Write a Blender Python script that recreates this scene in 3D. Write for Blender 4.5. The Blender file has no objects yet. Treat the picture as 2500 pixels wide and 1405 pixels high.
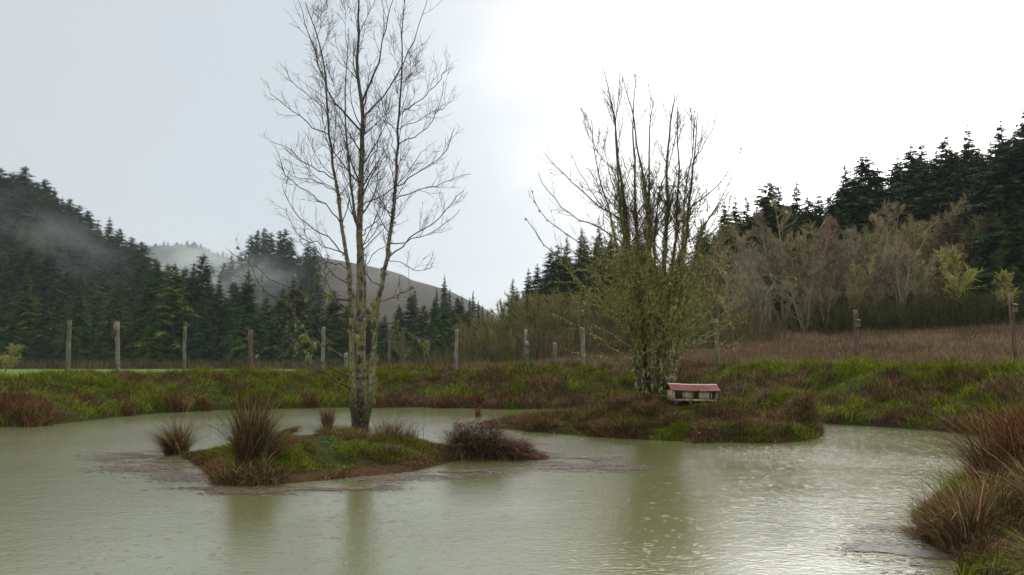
import bpy, math
import numpy as np
from mathutils import Vector
R = math.radians
rng = np.random.default_rng(11)
scene = bpy.context.scene
col = scene.collection

# ------------------------------------------------------------------ camera
F, CX, CY, HOR = 1950.0, 1250.0, 702.5, 870.0
CAM = np.array([0.0, 0.0, 2.5])
PITCH = math.atan((HOR-CY)/F)
cd = bpy.data.cameras.new("camera"); co = bpy.data.objects.new("camera", cd); col.objects.link(co)
co.location = CAM; co.rotation_euler = (R(90)+PITCH, 0, 0)
cd.sensor_width = 36; cd.lens = 36*F/2500; cd.clip_end = 6000; cd.clip_start = 0.1
scene.camera = co

# ------------------------------------------------------------------ world, sun, exposure
SUN_EL, SUN_AZ = R(38), R(22)          # azimuth measured from +Y towards +X
w = bpy.data.worlds.new("World"); scene.world = w; w.use_nodes = True
nt = w.node_tree; nt.nodes.clear()
def N(tree, typ, **kw):
    n = tree.nodes.new(typ)
    for k, v in kw.items(): setattr(n, k, v)
    return n
def L(tree, a, b): tree.links.new(a, b)
def ramp(tree, stops, fac, interp='LINEAR'):
    n = N(tree, 'ShaderNodeValToRGB'); cr = n.color_ramp; cr.interpolation = interp
    while len(cr.elements) < len(stops): cr.elements.new(0.5)
    for e, (p, c) in zip(cr.elements, stops):
        e.position = p; e.color = (*c, 1) if len(c) == 3 else c
    L(tree, fac, n.inputs[0]); return n.outputs[0]
def math_n(tree, op, a, b=None, c=None, clamp=False):
    n = N(tree, 'ShaderNodeMath', operation=op); n.use_clamp = clamp
    for i, v in enumerate((a, b, c)):
        if v is None: continue
        if isinstance(v, (int, float)): n.inputs[i].default_value = v
        else: L(tree, v, n.inputs[i])
    return n.outputs[0]
def mixc(tree, f, a, b, mode='MIX'):
    n = N(tree, 'ShaderNodeMix', data_type='RGBA', blend_type=mode)
    for s, v in ((n.inputs[0], f), (n.inputs[6], a), (n.inputs[7], b)):
        if isinstance(v, (int, float)): s.default_value = v
        elif isinstance(v, tuple): s.default_value = (*v, 1)
        else: L(tree, v, s)
    return n.outputs[2]
sky = N(nt, 'ShaderNodeTexSky'); sky.sky_type = 'NISHITA'; sky.sun_disc = False
sky.sun_elevation = SUN_EL; sky.sun_rotation = SUN_AZ
tc = N(nt, 'ShaderNodeTexCoord')
nz = N(nt, 'ShaderNodeTexNoise'); nz.inputs['Scale'].default_value = 2.8; nz.inputs['Detail'].default_value = 5; nz.inputs['Roughness'].default_value = 0.45
mp = N(nt, 'ShaderNodeMapping'); mp.inputs['Scale'].default_value = (1, 1, 2.0); mp.inputs['Location'].default_value = (0.3, 0, 0.35)
L(nt, tc.outputs['Generated'], mp.inputs[0]); L(nt, mp.outputs[0], nz.inputs[0])
bd = N(nt, 'ShaderNodeVectorMath', operation='DOT_PRODUCT')
baz, bel = R(29), R(13)
bd.inputs[1].default_value = (math.sin(baz)*math.cos(bel), math.cos(baz)*math.cos(bel), math.sin(bel))
L(nt, tc.outputs['Generated'], bd.inputs[0])
v = math_n(nt, 'ADD', bd.outputs['Value'], math_n(nt, 'MULTIPLY', math_n(nt, 'SUBTRACT', nz.outputs[0], 0.5), 0.26))
SKYR = ramp(nt, [(0.0, (.46,.455,.44)), (0.50, (.45,.48,.50)), (0.70, (.455,.50,.54)), (0.80, (.54,.58,.615)), (0.86, (.61,.64,.67)), (0.90, (.69,.71,.73)), (0.93, (.84,.845,.85)), (0.965, (1.1,1.1,1.1)), (1.0, (2.9,2.9,2.8))], v)
skys = mixc(nt, 1.0, sky.outputs[0], (0.05, 0.05, 0.05), 'MULTIPLY')
sz = N(nt, 'ShaderNodeSeparateXYZ'); L(nt, tc.outputs['Generated'], sz.inputs[0])
zen = ramp(nt, [(0.44, (1,1,1)), (0.62, (2.15,2.1,1.95)), (1.0, (3.4,3.3,3.0))], sz.outputs[2])      # overcast is brightest overhead
tot = mixc(nt, 1.0, mixc(nt, 0.93, skys, SKYR), zen, 'MULTIPLY')
bg = N(nt, 'ShaderNodeBackground'); bg.inputs['Strength'].default_value = 1.0
wo = N(nt, 'ShaderNodeOutputWorld'); L(nt, tot, bg.inputs[0]); L(nt, bg.outputs[0], wo.inputs[0])
sd = bpy.data.lights.new("sun", 'SUN'); sd.energy = 1.1; sd.angle = R(32); sd.color = (1, .97, .92)
so = bpy.data.objects.new("sun", sd); col.objects.link(so)
so.rotation_euler = Vector((math.sin(SUN_AZ)*math.cos(SUN_EL), math.cos(SUN_AZ)*math.cos(SUN_EL), math.sin(SUN_EL))).to_track_quat('Z', 'Y').to_euler()
scene.view_settings.view_transform = 'Standard'; scene.view_settings.look = 'None'
scene.view_settings.exposure = 0.60; scene.view_settings.gamma = 1
scene.cycles.volume_bounces = 1
scene.cycles.volume_step_rate = 2.0
scene.cycles.volume_max_steps = 128
scene.cycles.max_bounces = 6; scene.cycles.transparent_max_bounces = 16

# ------------------------------------------------------------------ picture <-> world while measuring
def ray(px, py):
    a, b = (np.asarray(px, float)-CX)/F, (CY-np.asarray(py, float))/F
    y = math.cos(PITCH)-b*math.sin(PITCH); z = math.sin(PITCH)+b*math.cos(PITCH)
    return a/y, z/y
def at(px, py, Y):                    # world point seen at a photo pixel, Y metres away
    dx, dz = ray(px, py); Y = np.asarray(Y, float)
    return np.stack([dx*Y, Y+0*dx, CAM[2]+dz*Y], -1)
def gp(px, py, z=0.0):                # world point on the level z seen at a photo pixel
    dx, dz = ray(px, py); t = (z-CAM[2])/dz
    return np.stack([dx*t, t, 0*t+z], -1)

# ------------------------------------------------------------------ noise
def _h(ix, iy, s):
    n = (ix.astype(np.int64)*374761393+iy.astype(np.int64)*668265263+s*974634777) & 0x7fffffff
    n = ((n ^ (n >> 13))*1274126177) & 0x7fffffff
    return ((n ^ (n >> 16)) & 0xffff)/65535.0
def vn(x, y, s=0):
    x = np.asarray(x, float); y = np.asarray(y, float)
    ix, iy = np.floor(x), np.floor(y); fx, fy = x-ix, y-iy
    fx = fx*fx*(3-2*fx); fy = fy*fy*(3-2*fy)
    a, b, c, d = _h(ix, iy, s), _h(ix+1, iy, s), _h(ix, iy+1, s), _h(ix+1, iy+1, s)
    return (a*(1-fx)+b*fx)*(1-fy)+(c*(1-fx)+d*fx)*fy
def fbm(x, y, s=0, o=4):
    t = 0; a = 0.5
    for i in range(o): t = t+a*vn(x*2**i, y*2**i, s+i*7); a *= .5
    return t/(1-.5**o)
def ss(a, b, x):
    t = np.clip((np.asarray(x, float)-a)/(b-a), 0, 1); return t*t*(3-2*t)
def sdf(poly, x, y):                  # > 0 inside
    x = np.asarray(x, float); y = np.asarray(y, float)
    d = np.full(x.shape, 1e9); ins = np.zeros(x.shape, bool)
    n = len(poly)
    for i in range(n):
        (x0, y0), (x1, y1) = poly[i], poly[(i+1) % n]
        ex, ey = x1-x0, y1-y0; wx, wy = x-x0, y-y0
        t = np.clip((wx*ex+wy*ey)/(ex*ex+ey*ey), 0, 1)
        d = np.minimum(d, (wx-ex*t)**2+(wy-ey*t)**2)
        c = ((y0 <= y) != (y1 <= y))
        with np.errstate(divide='ignore', invalid='ignore'):
            ins ^= c & (x < (x1-x0)*(y-y0)/(y1-y0)+x0)
    return np.where(ins, 1, -1)*np.sqrt(d)

# ------------------------------------------------------------------ mesh helpers
class MB:
    def __init__(s): s.v = []; s.f = []; s.c = []; s.n = 0
    def add(s, v, f, c=None):
        v = np.asarray(v, np.float32).reshape(-1, 3)
        s.v.append(v); s.f.append(np.asarray(f, np.int64)+s.n); s.n += len(v)
        if c is None: c = (1, 1, 1)
        c = np.asarray(c, np.float32)
        s.c.append(np.broadcast_to(c, (len(v), 3)) if c.ndim == 1 else c.reshape(-1, 3))
    def box(s, c, d, rz=0.0, colr=None, jit=0):
        c = np.asarray(c, float); d = np.asarray(d, float)/2
        q = np.array([[i, j, k] for k in (-1, 1) for j in (-1, 1) for i in (-1, 1)], float)*d
        if jit: q += rng.normal(0, jit, q.shape)
        cs, sn = math.cos(rz), math.sin(rz)
        q = np.stack([q[:, 0]*cs-q[:, 1]*sn, q[:, 0]*sn+q[:, 1]*cs, q[:, 2]], 1)+c
        s.add(q, [[0, 2, 3, 1], [4, 5, 7, 6], [0, 1, 5, 4], [2, 6, 7, 3], [0, 4, 6, 2], [1, 3, 7, 5]], colr)
    def build(s, name, mat, parent=None, origin=(0, 0, 0), smooth=True, bevel=0):
        me = bpy.data.meshes.new(name)
        v = np.concatenate(s.v)-np.asarray(origin, np.float32)
        me.vertices.add(len(v)); me.vertices.foreach_set('co', v.astype(np.float32).ravel())
        loops = np.concatenate([f.ravel() for f in s.f]); sizes = np.concatenate([np.full(len(f), f.shape[1]) for f in s.f])
        me.loops.add(len(loops)); me.loops.foreach_set('vertex_index', loops.astype(np.int32))
        me.polygons.add(len(sizes)); st = np.concatenate([[0], np.cumsum(sizes)[:-1]])
        me.polygons.foreach_set('loop_start', st.astype(np.int32)); me.polygons.foreach_set('loop_total', sizes.astype(np.int32))
        if smooth: me.polygons.foreach_set('use_smooth', np.ones(len(sizes), bool))
        me.update(calc_edges=True)
        a = me.color_attributes.new('Col', 'FLOAT_COLOR', 'POINT')
        cc = np.ones((len(v), 4), np.float32); cc[:, :3] = np.concatenate(s.c); a.data.foreach_set('color', cc.ravel())
        me.materials.append(mat)
        o = bpy.data.objects.new(name, me); col.objects.link(o)
        if parent is not None: o.parent = parent
        else: o.location = origin
        if bevel:
            b = o.modifiers.new('bevel', 'BEVEL'); b.width = bevel; b.segments = 2
        return o
def tag(o, label=None, cat=None, group=None, kind=None):
    for k, v in (('label', label), ('category', cat), ('group', group), ('kind', kind)):
        if v: o[k] = v
    return o
def empty(name, loc, label=None, cat=None, group=None):
    o = bpy.data.objects.new(name, None); col.objects.link(o); o.location = loc; o.empty_display_size = .3
    return tag(o, label, cat, group)
def copy_tree(o, loc, rz, s):
    c = o.copy(); col.objects.link(c)
    for ch in o.children:
        d = ch.copy(); col.objects.link(d); d.parent = c
    c.location = loc; c.rotation_euler = (0, 0, rz); c.scale = s
    return c
def tubes(mb, P, Rr, sides=5, c=None, cap=False):
    """P (B,N,3) centre lines, Rr (B,N) radii"""
    B, n, _ = P.shape
    T = np.gradient(P, axis=1); T /= np.linalg.norm(T, axis=2, keepdims=True)+1e-9
    ref = np.where(np.abs(T[:, :1, 2:3]) < .9, np.array([0, 0, 1.0]), np.array([1.0, 0, 0]))
    U = np.cross(T, np.broadcast_to(ref, T.shape)); U /= np.linalg.norm(U, axis=2, keepdims=True)+1e-9
    V = np.cross(T, U)
    a = np.arange(sides)*2*math.pi/sides
    ring = P[:, :, None]+Rr[:, :, None, None]*(np.cos(a)[None, None, :, None]*U[:, :, None]+np.sin(a)[None, None, :, None]*V[:, :, None])
    idx = np.arange(B*n*sides).reshape(B, n, sides)
    A = idx[:, :-1]; C = idx[:, 1:]
    f = np.stack([A, np.roll(A, -1, 2), np.roll(C, -1, 2), C], -1).reshape(-1, 4)
    cc = None
    if c is not None:
        c = np.asarray(c, np.float32)
        cc = c if c.ndim == 1 else np.repeat(np.broadcast_to(c, (B, 3)), n*sides, 0)
    mb.add(ring.reshape(-1, 3), f, cc)
    if cap:
        mb.f.append(idx[:, -1]+mb.n-len(ring.reshape(-1, 3)))
def resample(P, n):
    P = np.asarray(P, float); d = np.r_[0, np.cumsum(np.linalg.norm(np.diff(P[:, :3], axis=0), axis=1))]
    t = np.linspace(0, d[-1], n)
    Q = np.stack([np.interp(t, d, P[:, k]) for k in range(P.shape[1])], 1)
    for _ in range(2): Q[1:-1] = .25*Q[:-2]+.5*Q[1:-1]+.25*Q[2:]
    return Q
def spawn(P, Rr, k, t0, t1, ang, ln, n, trop, jit, rr, rmin, root=None, taper=.85, flat=0.0, tpow=1.0, down=0.0):
    """k children per parent line; returns P, R, root ids"""
    B, m, _ = P.shape
    t = (t0+(t1-t0)*rng.random((B, k))**tpow)*(m-1)
    i = np.clip(t.astype(int), 0, m-2); f = (t-i)[..., None]
    bi = np.arange(B)[:, None]
    base = P[bi, i]*(1-f)+P[bi, i+1]*f
    r0 = Rr[bi, i]*(1-f[..., 0])+Rr[bi, i+1]*f[..., 0]
    T = P[bi, i+1]-P[bi, i]; T /= np.linalg.norm(T, axis=2, keepdims=True)+1e-9
    rnd = rng.normal(size=T.shape); rnd[..., 2] *= (1-flat); rnd -= (rnd*T).sum(-1, keepdims=True)*T
    rnd /= np.linalg.norm(rnd, axis=2, keepdims=True)+1e-9
    a = R(ang)*rng.uniform(.7, 1.25, (B, k))[..., None]
    D = np.cos(a)*T+np.sin(a)*rnd
    plen = np.linalg.norm(np.diff(P, axis=1), axis=2).sum(1)[:, None]
    tt = t/(m-1)
    length = (ln(plen, tt)*rng.uniform(.6, 1.25, (B, k)))
    D = D.reshape(-1, 3); length = length.ravel(); base = base.reshape(-1, 3)
    step = (length/(n-1))[:, None]
    Q = np.zeros((len(D), n, 3)); Q[:, 0] = base
    for j in range(1, n):
        D = D+np.array([0, 0, trop])+rng.normal(0, jit, D.shape)-np.array([0, 0, down*(j/n)])
        D /= np.linalg.norm(D, axis=1, keepdims=True)
        Q[:, j] = Q[:, j-1]+D*step
    rad = np.maximum(r0.ravel()*rr, rmin)[:, None]*(1-taper*np.linspace(0, 1, n))[None]
    rad = np.maximum(rad, rmin*.55)
    rt = np.repeat(root if root is not None else np.arange(B), k)
    return Q, rad, rt
def tufts(mb, pts, size, n, cpal, hang=0.5):
    """little ragged lichen tufts: n thin triangles round each point"""
    M = len(pts); pts = np.repeat(pts, n, 0); sz = np.repeat(np.broadcast_to(size, (M,)), n)[:, None]
    d = rng.normal(size=(len(pts), 3)); d /= np.linalg.norm(d, axis=1, keepdims=True); d[:, 2] -= hang
    e = rng.normal(size=(len(pts), 3)); e /= np.linalg.norm(e, axis=1, keepdims=True)
    l = rng.uniform(.5, 1.3, (len(pts), 1))*sz
    a = pts+rng.normal(0, .35, pts.shape)*sz
    V = np.stack([a-e*l*.22, a+e*l*.22, a+d*l], 1)
    c = np.asarray(cpal)[np.repeat(rng.integers(0, len(cpal), M), n)]*rng.uniform(.75, 1.25, (len(pts), 1))
    mb.add(V.reshape(-1, 3), np.arange(len(pts)*3).reshape(-1, 3), np.repeat(c, 3, 0))
def blades(mb, b, h, width, lean, az, colr, bend=1.7, seg=2, mess=.10):
    """curved tapering grass blades standing on points b"""
    n = len(b); h = np.broadcast_to(h, (n,)); lean = np.broadcast_to(lean, (n,)); width = np.broadcast_to(width, (n,))
    hd = np.stack([np.cos(az), np.sin(az), 0*az], 1)
    wa = rng.uniform(-.9, .9, n); sw = (rng.normal(0, mess, n)*h)[:, None]*np.stack([-np.sin(az), np.cos(az), 0*az], 1)
    wd = np.stack([np.cos(wa), np.sin(wa), 0*wa], 1)
    V = []; 
    for s in range(seg+1):
        t = s/seg
        p = b+hd*(h*lean*t**bend)[:, None]+sw*t*t; p[:, 2] += h*(t-.5*np.minimum(lean, 1.7)*t**2.2*.72)
        if s < seg:
            ww = (width*(1-.55*t)/2)[:, None]
            V += [p-wd*ww, p+wd*ww]
        else: V += [p]
    k = len(V); V = np.stack(V, 1).reshape(-1, 3); o = (np.arange(n)*k)[:, None]
    f = []
    for s in range(seg-1):
        q = 2*s; f += [o+np.array([[q, q+1, q+3]]), o+np.array([[q, q+3, q+2]])]
    q = 2*(seg-1); f += [o+np.array([[q, q+1, q+2]])]
    mb.add(V, np.concatenate(f), np.repeat(colr, k, 0))

# ------------------------------------------------------------------ materials
def mat(name, f):
    m = bpy.data.materials.new(name); m.use_nodes = True; t = m.node_tree
    p = t.nodes['Principled BSDF']; f(t, p, t.nodes['Material Output']); return m
def noise(t, scale, detail=4, rough=.55, vec=None, sc=None, dist=0):
    n = N(t, 'ShaderNodeTexNoise'); n.inputs['Scale'].default_value = scale; n.inputs['Detail'].default_value = detail
    n.inputs['Roughness'].default_value = rough; n.inputs['Distortion'].default_value = dist
    c = N(t, 'ShaderNodeTexCoord'); out = c.outputs['Object'] if vec is None else vec
    if sc:
        m = N(t, 'ShaderNodeMapping'); m.inputs['Scale'].default_value = sc; L(t, out, m.inputs[0]); out = m.outputs[0]
    L(t, out, n.inputs['Vector']); return n.outputs[0]
def bump(t, p, h, strength=.5, dist=.02):
    b = N(t, 'ShaderNodeBump'); b.inputs['Strength'].default_value = strength; b.inputs['Distance'].default_value = dist
    L(t, h, b.inputs['Height']); L(t, b.outputs[0], p.inputs['Normal'])
def attr(t):
    a = N(t, 'ShaderNodeAttribute'); a.attribute_name = 'Col'; return a.outputs['Color']
def m_leafy(name, trans=.3, rough=.55, spec=.25, vary=None):
    def f(t, p, o):
        c = attr(t)
        if vary: c = mixc(t, 1.0, c, ramp(t, vary, N(t, 'ShaderNodeObjectInfo').outputs['Random'], 'CONSTANT'), 'MULTIPLY')
        L(t, c, p.inputs['Base Color']); p.inputs['Roughness'].default_value = rough
        p.inputs['Specular IOR Level'].default_value = spec
        if trans:
            tr = N(t, 'ShaderNodeBsdfTranslucent'); L(t, c, tr.inputs[0])
            mx = N(t, 'ShaderNodeMixShader'); mx.inputs[0].default_value = trans
            L(t, p.outputs[0], mx.inputs[1]); L(t, tr.outputs[0], mx.inputs[2]); L(t, mx.outputs[0], o.inputs[0])
    return mat(name, f)
M_GRASS = m_leafy('grass', .15, .8, .07); M_NEEDLE = m_leafy('needles', .1, .85, .06, [(0, (1,1,1)), (.15, (.75,.8,.9)), (.3, (1.35,1.2,.8)), (.42, (.9,1.05,1.1)), (.55, (1.1,1.0,1.0)), (.68, (1.25,1.3,1.1)), (.8, (.7,.8,.75)), (.9, (1.5,1.4,.85))]); M_LICHEN = m_leafy('lichen', .3, .8, .1); M_TWIG = m_leafy('twigs', 0, .85, .08, [(0, (1,1,1)), (.2, (.85,.8,.8)), (.4, (1.15,1.05,.95)), (.6, (.95,1,.9)), (.8, (1.1,1.0,1.05))])
def f_ground(t, p, o):
    c = attr(t)
    n1 = noise(t, 1.3, 6); n2 = noise(t, 9, 5, .7)
    f = ramp(t, [(.3, (.45,.42,.40)), (.5, (.9,.9,.9)), (.72, (1.35,1.3,1.2))], math_n(t, 'ADD', math_n(t, 'MULTIPLY', n1, .5), math_n(t, 'MULTIPLY', n2, .5)))
    L(t, mixc(t, 1.0, c, f, 'MULTIPLY'), p.inputs['Base Color']); p.inputs['Roughness'].default_value = .9
    p.inputs['Specular IOR Level'].default_value = .15
    bump(t, p, n2, .8, .15)
M_GROUND = mat('soil and turf', f_ground)
def f_bark(t, p, o):                    # lichen-mottled grey bark
    n1 = noise(t, 9, 5, .7, sc=(1, 1, .8)); n2 = noise(t, 3.2, 4, .65); n3 = noise(t, 26, 3, .6, sc=(1, 1, 2.2))
    a = ramp(t, [(.40, (.018,.014,.010)), (.48, (.05,.042,.03)), (.53, (.20,.195,.14)), (.68, (.36,.36,.28))], math_n(t, 'ADD', math_n(t, 'MULTIPLY', n1, .7), math_n(t, 'MULTIPLY', n3, .3)))
    b = mixc(t, ramp(t, [(.47, (0,0,0)), (.60, (.9,.9,.9))], n2), a, (.20, .195, .05))
    sep = N(t, 'ShaderNodeSeparateXYZ'); c = N(t, 'ShaderNodeTexCoord'); L(t, c.outputs['Object'], sep.inputs[0])
    low = ramp(t, [(.0, (.10,.08,.06)), (.30, (.22,.19,.16)), (.5, (1,1,1))], math_n(t, 'DIVIDE', math_n(t, 'ADD', sep.outputs[2], math_n(t, 'MULTIPLY', n2, .5)), 3.2))   # bark darker towards the foot
    hi = math_n(t, 'SUBTRACT', math_n(t, 'MULTIPLY', sep.outputs[2], .19), .62, clamp=True)
    b = mixc(t, hi, b, mixc(t, ramp(t, [(.54, (0,0,0)), (.64, (1,1,1))], n1), (.045, .035, .031), (.13, .125, .065)))
    L(t, mixc(t, 1.0, b, low, 'MULTIPLY'), p.inputs['Base Color']); p.inputs['Roughness'].default_value = .75
    bump(t, p, n1, .9, .05)
M_BARK = mat('lichen mottled bark', f_bark)
def f_branch(t, p, o):
    n1 = noise(t, 7, 4, .7)
    L(t, ramp(t, [(.48, (.035,.027,.025)), (.57, (.07,.058,.045)), (.64, (.17,.17,.09))], n1), p.inputs['Base Color']); p.inputs['Roughness'].default_value = .75
M_BRANCH = mat('branch bark', f_branch)
def f_dark_bark(t, p, o):
    n1 = noise(t, 2, 4, .7, sc=(1, 1, .2))
    L(t, ramp(t, [(.4, (.02,.017,.014)), (.6, (.07,.06,.05))], n1), p.inputs['Base Color']); p.inputs['Roughness'].default_value = .9
def f_branch2(t, p, o):                   # twigs bare above, furred with pale lichen lower down
    n1 = noise(t, 6, 4, .7); sep = N(t, 'ShaderNodeSeparateXYZ'); c = N(t, 'ShaderNodeTexCoord'); L(t, c.outputs['Object'], sep.inputs[0])
    z = math_n(t, 'ADD', sep.outputs[2], math_n(t, 'MULTIPLY', math_n(t, 'SUBTRACT', n1, .5), 6))
    m = ramp(t, [(.0, (.25,.25,.25)), (.15, (1,1,1)), (.55, (1,1,1)), (.75, (0,0,0))], math_n(t, 'DIVIDE', z, 9.0))
    a = ramp(t, [(.44, (.035,.027,.02)), (.56, (.09,.075,.05))], n1)
    b = ramp(t, [(.38, (.05,.045,.015)), (.47, (.17,.175,.035)), (.60, (.34,.35,.15))], noise(t, 14, 3, .6))
    L(t, mixc(t, m, a, b), p.inputs['Base Color']); p.inputs['Roughness'].default_value = .9; p.inputs['Specular IOR Level'].default_value = .1
M_BRANCH2 = mat('lichen furred twigs', f_branch2)
M_CTRUNK = mat('conifer bark', f_dark_bark)
def f_mossbark(t, p, o):
    n1 = noise(t, 5, 5, .7); n2 = noise(t, 16, 4, .7, sc=(1, 1, .5))
    a = ramp(t, [(.36, (.022,.017,.012)), (.5, (.10,.09,.05)), (.62, (.24,.24,.14))], math_n(t, 'ADD', math_n(t, 'MULTIPLY', n1, .5), math_n(t, 'MULTIPLY', n2, .5)))
    sep = N(t, 'ShaderNodeSeparateXYZ'); c = N(t, 'ShaderNodeTexCoord'); L(t, c.outputs['Object'], sep.inputs[0])
    z = math_n(t, 'ADD', sep.outputs[2], math_n(t, 'MULTIPLY', math_n(t, 'SUBTRACT', n1, .5), 5))
    g = ramp(t, [(.0, (0,0,0)), (.12, (.1,.1,.1)), (.3, (.8,.8,.8)), (.66, (.6,.6,.6)), (.8, (.0,.0,.0))], math_n(t, 'DIVIDE', z, 9.0))
    a = mixc(t, g, a, mixc(t, ramp(t, [(.4, (0,0,0)), (.6, (1,1,1))], n2), (.06, .055, .012), (.22, .215, .045)))
    h = ramp(t, [(.62, (0,0,0)), (.85, (1,1,1))], math_n(t, 'DIVIDE', z, 10.0))
    a = mixc(t, h, a, mixc(t, ramp(t, [(.45, (0,0,0)), (.6, (1,1,1))], n2), (.07, .045, .045), (.16, .14, .08)))
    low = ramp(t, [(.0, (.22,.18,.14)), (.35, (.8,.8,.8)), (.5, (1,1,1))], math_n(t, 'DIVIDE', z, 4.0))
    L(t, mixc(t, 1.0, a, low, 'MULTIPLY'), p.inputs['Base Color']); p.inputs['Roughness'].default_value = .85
    bump(t, p, n2, .9, .05)
M_MOSSBARK = mat('moss covered bark', f_mossbark)
def m_wood(name, c0, c1, c2):
    def f(t, p, o):
        n1 = noise(t, 9, 5, .6, sc=(2.5, 2.5, .12)); n2 = noise(t, 2.2, 3)
        a = ramp(t, [(.35, c0), (.5, c1), (.68, c2)], n1)
        L(t, mixc(t, 1.0, a, ramp(t, [(.3, (.6,.58,.55)), (.6, (1.05,1.05,1.05))], n2), 'MULTIPLY'), p.inputs['Base Color'])
        p.inputs['Roughness'].default_value = .85; bump(t, p, n1, .7, .02)
    return mat(name, f)
M_GREYWOOD = m_wood('weathered grey wood', (.07,.06,.05), (.17,.16,.14), (.30,.29,.26))
M_OLIVEWOOD = m_wood('weathered olive wood', (.05,.05,.03), (.13,.13,.085), (.24,.24,.17))
M_BROWNWOOD = m_wood('weathered brown wood', (.035,.022,.015), (.11,.07,.05), (.2,.145,.11))
M_CREAM = m_wood('cream painted boards', (.20,.175,.10), (.40,.365,.24), (.50,.46,.33))
def f_roof(t, p, o):
    n1 = noise(t, 5, 4, .7); n2 = noise(t, 26, 3)
    a = ramp(t, [(.36, (.07,.035,.02)), (.47, (.19,.032,.027)), (.64, (.28,.055,.05))], n1)
    L(t, mixc(t, ramp(t, [(.62, (0,0,0)), (.75, (.7,.7,.7))], n2), a, (.10, .08, .04)), p.inputs['Base Color']); p.inputs['Roughness'].default_value = .4
    bump(t, p, n1, .3, .01)
M_ROOF = mat('red roofing', f_roof)
def m_plain(name, c, r=.6):
    def f(t, p, o):
        n = noise(t, 12, 3)
        L(t, mixc(t, n, tuple(x*.8 for x in c), tuple(x*1.2 for x in c)), p.inputs['Base Color']); p.inputs['Roughness'].default_value = r
    return mat(name, f)
M_WHITE = m_plain('white ridge cap', (.62, .60, .58), .5); M_HOLE_SHADE = m_plain('painted hole shade', (.008, .008, .008), .9)
def f_water(t, p, o):
    c = N(t, 'ShaderNodeTexCoord').outputs['Object']
    silt = noise(t, .09, 3, .5, vec=c)
    L(t, ramp(t, [(.3, (.104,.109,.044)), (.7, (.124,.128,.062))], silt), p.inputs['Base Color'])
    p.inputs['Roughness'].default_value = .11; p.inputs['IOR'].default_value = 1.68; p.inputs['Specular IOR Level'].default_value = .5
    a = noise(t, 1.7, 3, .5, vec=c, sc=(1, 1.5, 1)); b = noise(t, 9, 4, .6, vec=c, sc=(.8, 1.2, 1), dist=.4); d = noise(t, 32, 2, .6, vec=c)
    # rings spreading from raindrops
    rings = None
    for sc, off in ((3.1, 0.0), (5.3, 5.3)):
        vo = N(t, 'ShaderNodeTexVoronoi'); vo.inputs['Scale'].default_value = sc
        mpn = N(t, 'ShaderNodeMapping'); mpn.inputs['Location'].default_value = (off, off, 0); mpn.inputs['Scale'].default_value = (1, 1, 0); L(t, c, mpn.inputs[0]); L(t, mpn.outputs[0], vo.inputs['Vector'])
        dd = vo.outputs['Distance']
        sepc = N(t, 'ShaderNodeSeparateColor'); L(t, vo.outputs['Color'], sepc.inputs[0])
        ph = math_n(t, 'MULTIPLY', sepc.outputs[0], .38)
        g = math_n(t, 'SUBTRACT', 1.0, math_n(t, 'DIVIDE', math_n(t, 'ABSOLUTE', math_n(t, 'SUBTRACT', dd, ph)), .09), clamp=True)
        wv = math_n(t, 'MULTIPLY', math_n(t, 'MULTIPLY', g, math_n(t, 'COSINE', math_n(t, 'MULTIPLY', math_n(t, 'SUBTRACT', dd, ph), 95.0))), math_n(t, 'SUBTRACT', 1.0, math_n(t, 'MULTIPLY', ph, 2.2)))
        wv = math_n(t, 'MULTIPLY', wv, 1.0/sc)
        rings = wv if rings is None else math_n(t, 'ADD', rings, wv)
    gust = ramp(t, [(.35, (.35,.35,.35)), (.65, (1,1,1))], noise(t, .16, 2, .5, vec=c))
    hsum = math_n(t, 'ADD', math_n(t, 'MULTIPLY', a, .15), math_n(t, 'ADD', math_n(t, 'MULTIPLY', b, .17), math_n(t, 'MULTIPLY', d, .075)))
    h = math_n(t, 'ADD', math_n(t, 'MULTIPLY', hsum, gust), math_n(t, 'MULTIPLY', rings, .11))
    bump(t, p, h, 1.0, .055)
M_WATER = mat('murky rainy water', f_water)
def f_mat_weed(t, p, o):
    L(t, attr(t), p.inputs['Base Color']); p.inputs['Roughness'].default_value = .5; p.inputs['Specular IOR Level'].default_value = .3
M_FLOAT = mat('wet floating weed', f_mat_weed)

GREEN = np.array([.175, .215, .008]); DEEP = np.array([.062, .086, .004]); OLIVE = np.array([.13, .13, .016])
TAN = np.array([.27, .185, .085]); RED = np.array([.15, .082, .034]); BROWN = np.array([.075, .042, .014]); STRAW = np.array([.30, .23, .12])

# ------------------------------------------------------------------ land forms
def G2(*pp): return [tuple(gp(x, y)[:2]) for x, y in pp]
POND = ([(-40, 12), (-30, 21)] + G2((0, 1043), (110, 1038), (200, 1030), (330, 1014), (450, 1005), (600, 1000), (850, 995), (1050, 995), (1240, 1000)) +
        [(3.0, 38.2), (7, 37.2), (9.6, 34.0), (10.9, 30.9)] + G2((2035, 1036), (2200, 1046), (2340, 1058)) +
        [(14.9, 23.5), (12.2, 20.0), (9.6, 17.0), (7.6, 14.3)] + G2((2225, 1262), (2255, 1320), (2345, 1375), (2330, 1450)) + [(4.2, 6.8), (1.5, 5.2), (-6, 5), (-20, 6)])
BIG = G2((1150, 1032), (1240, 1048), (1330, 1058), (1500, 1070), (1700, 1079), (1880, 1083), (1975, 1078), (2008, 1062)) + [(10.75, 28.2), (9.2, 31.2), (6, 34.3), (2.6, 34.0), (0, 31.2), (-1.2, 29.9)]
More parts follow.
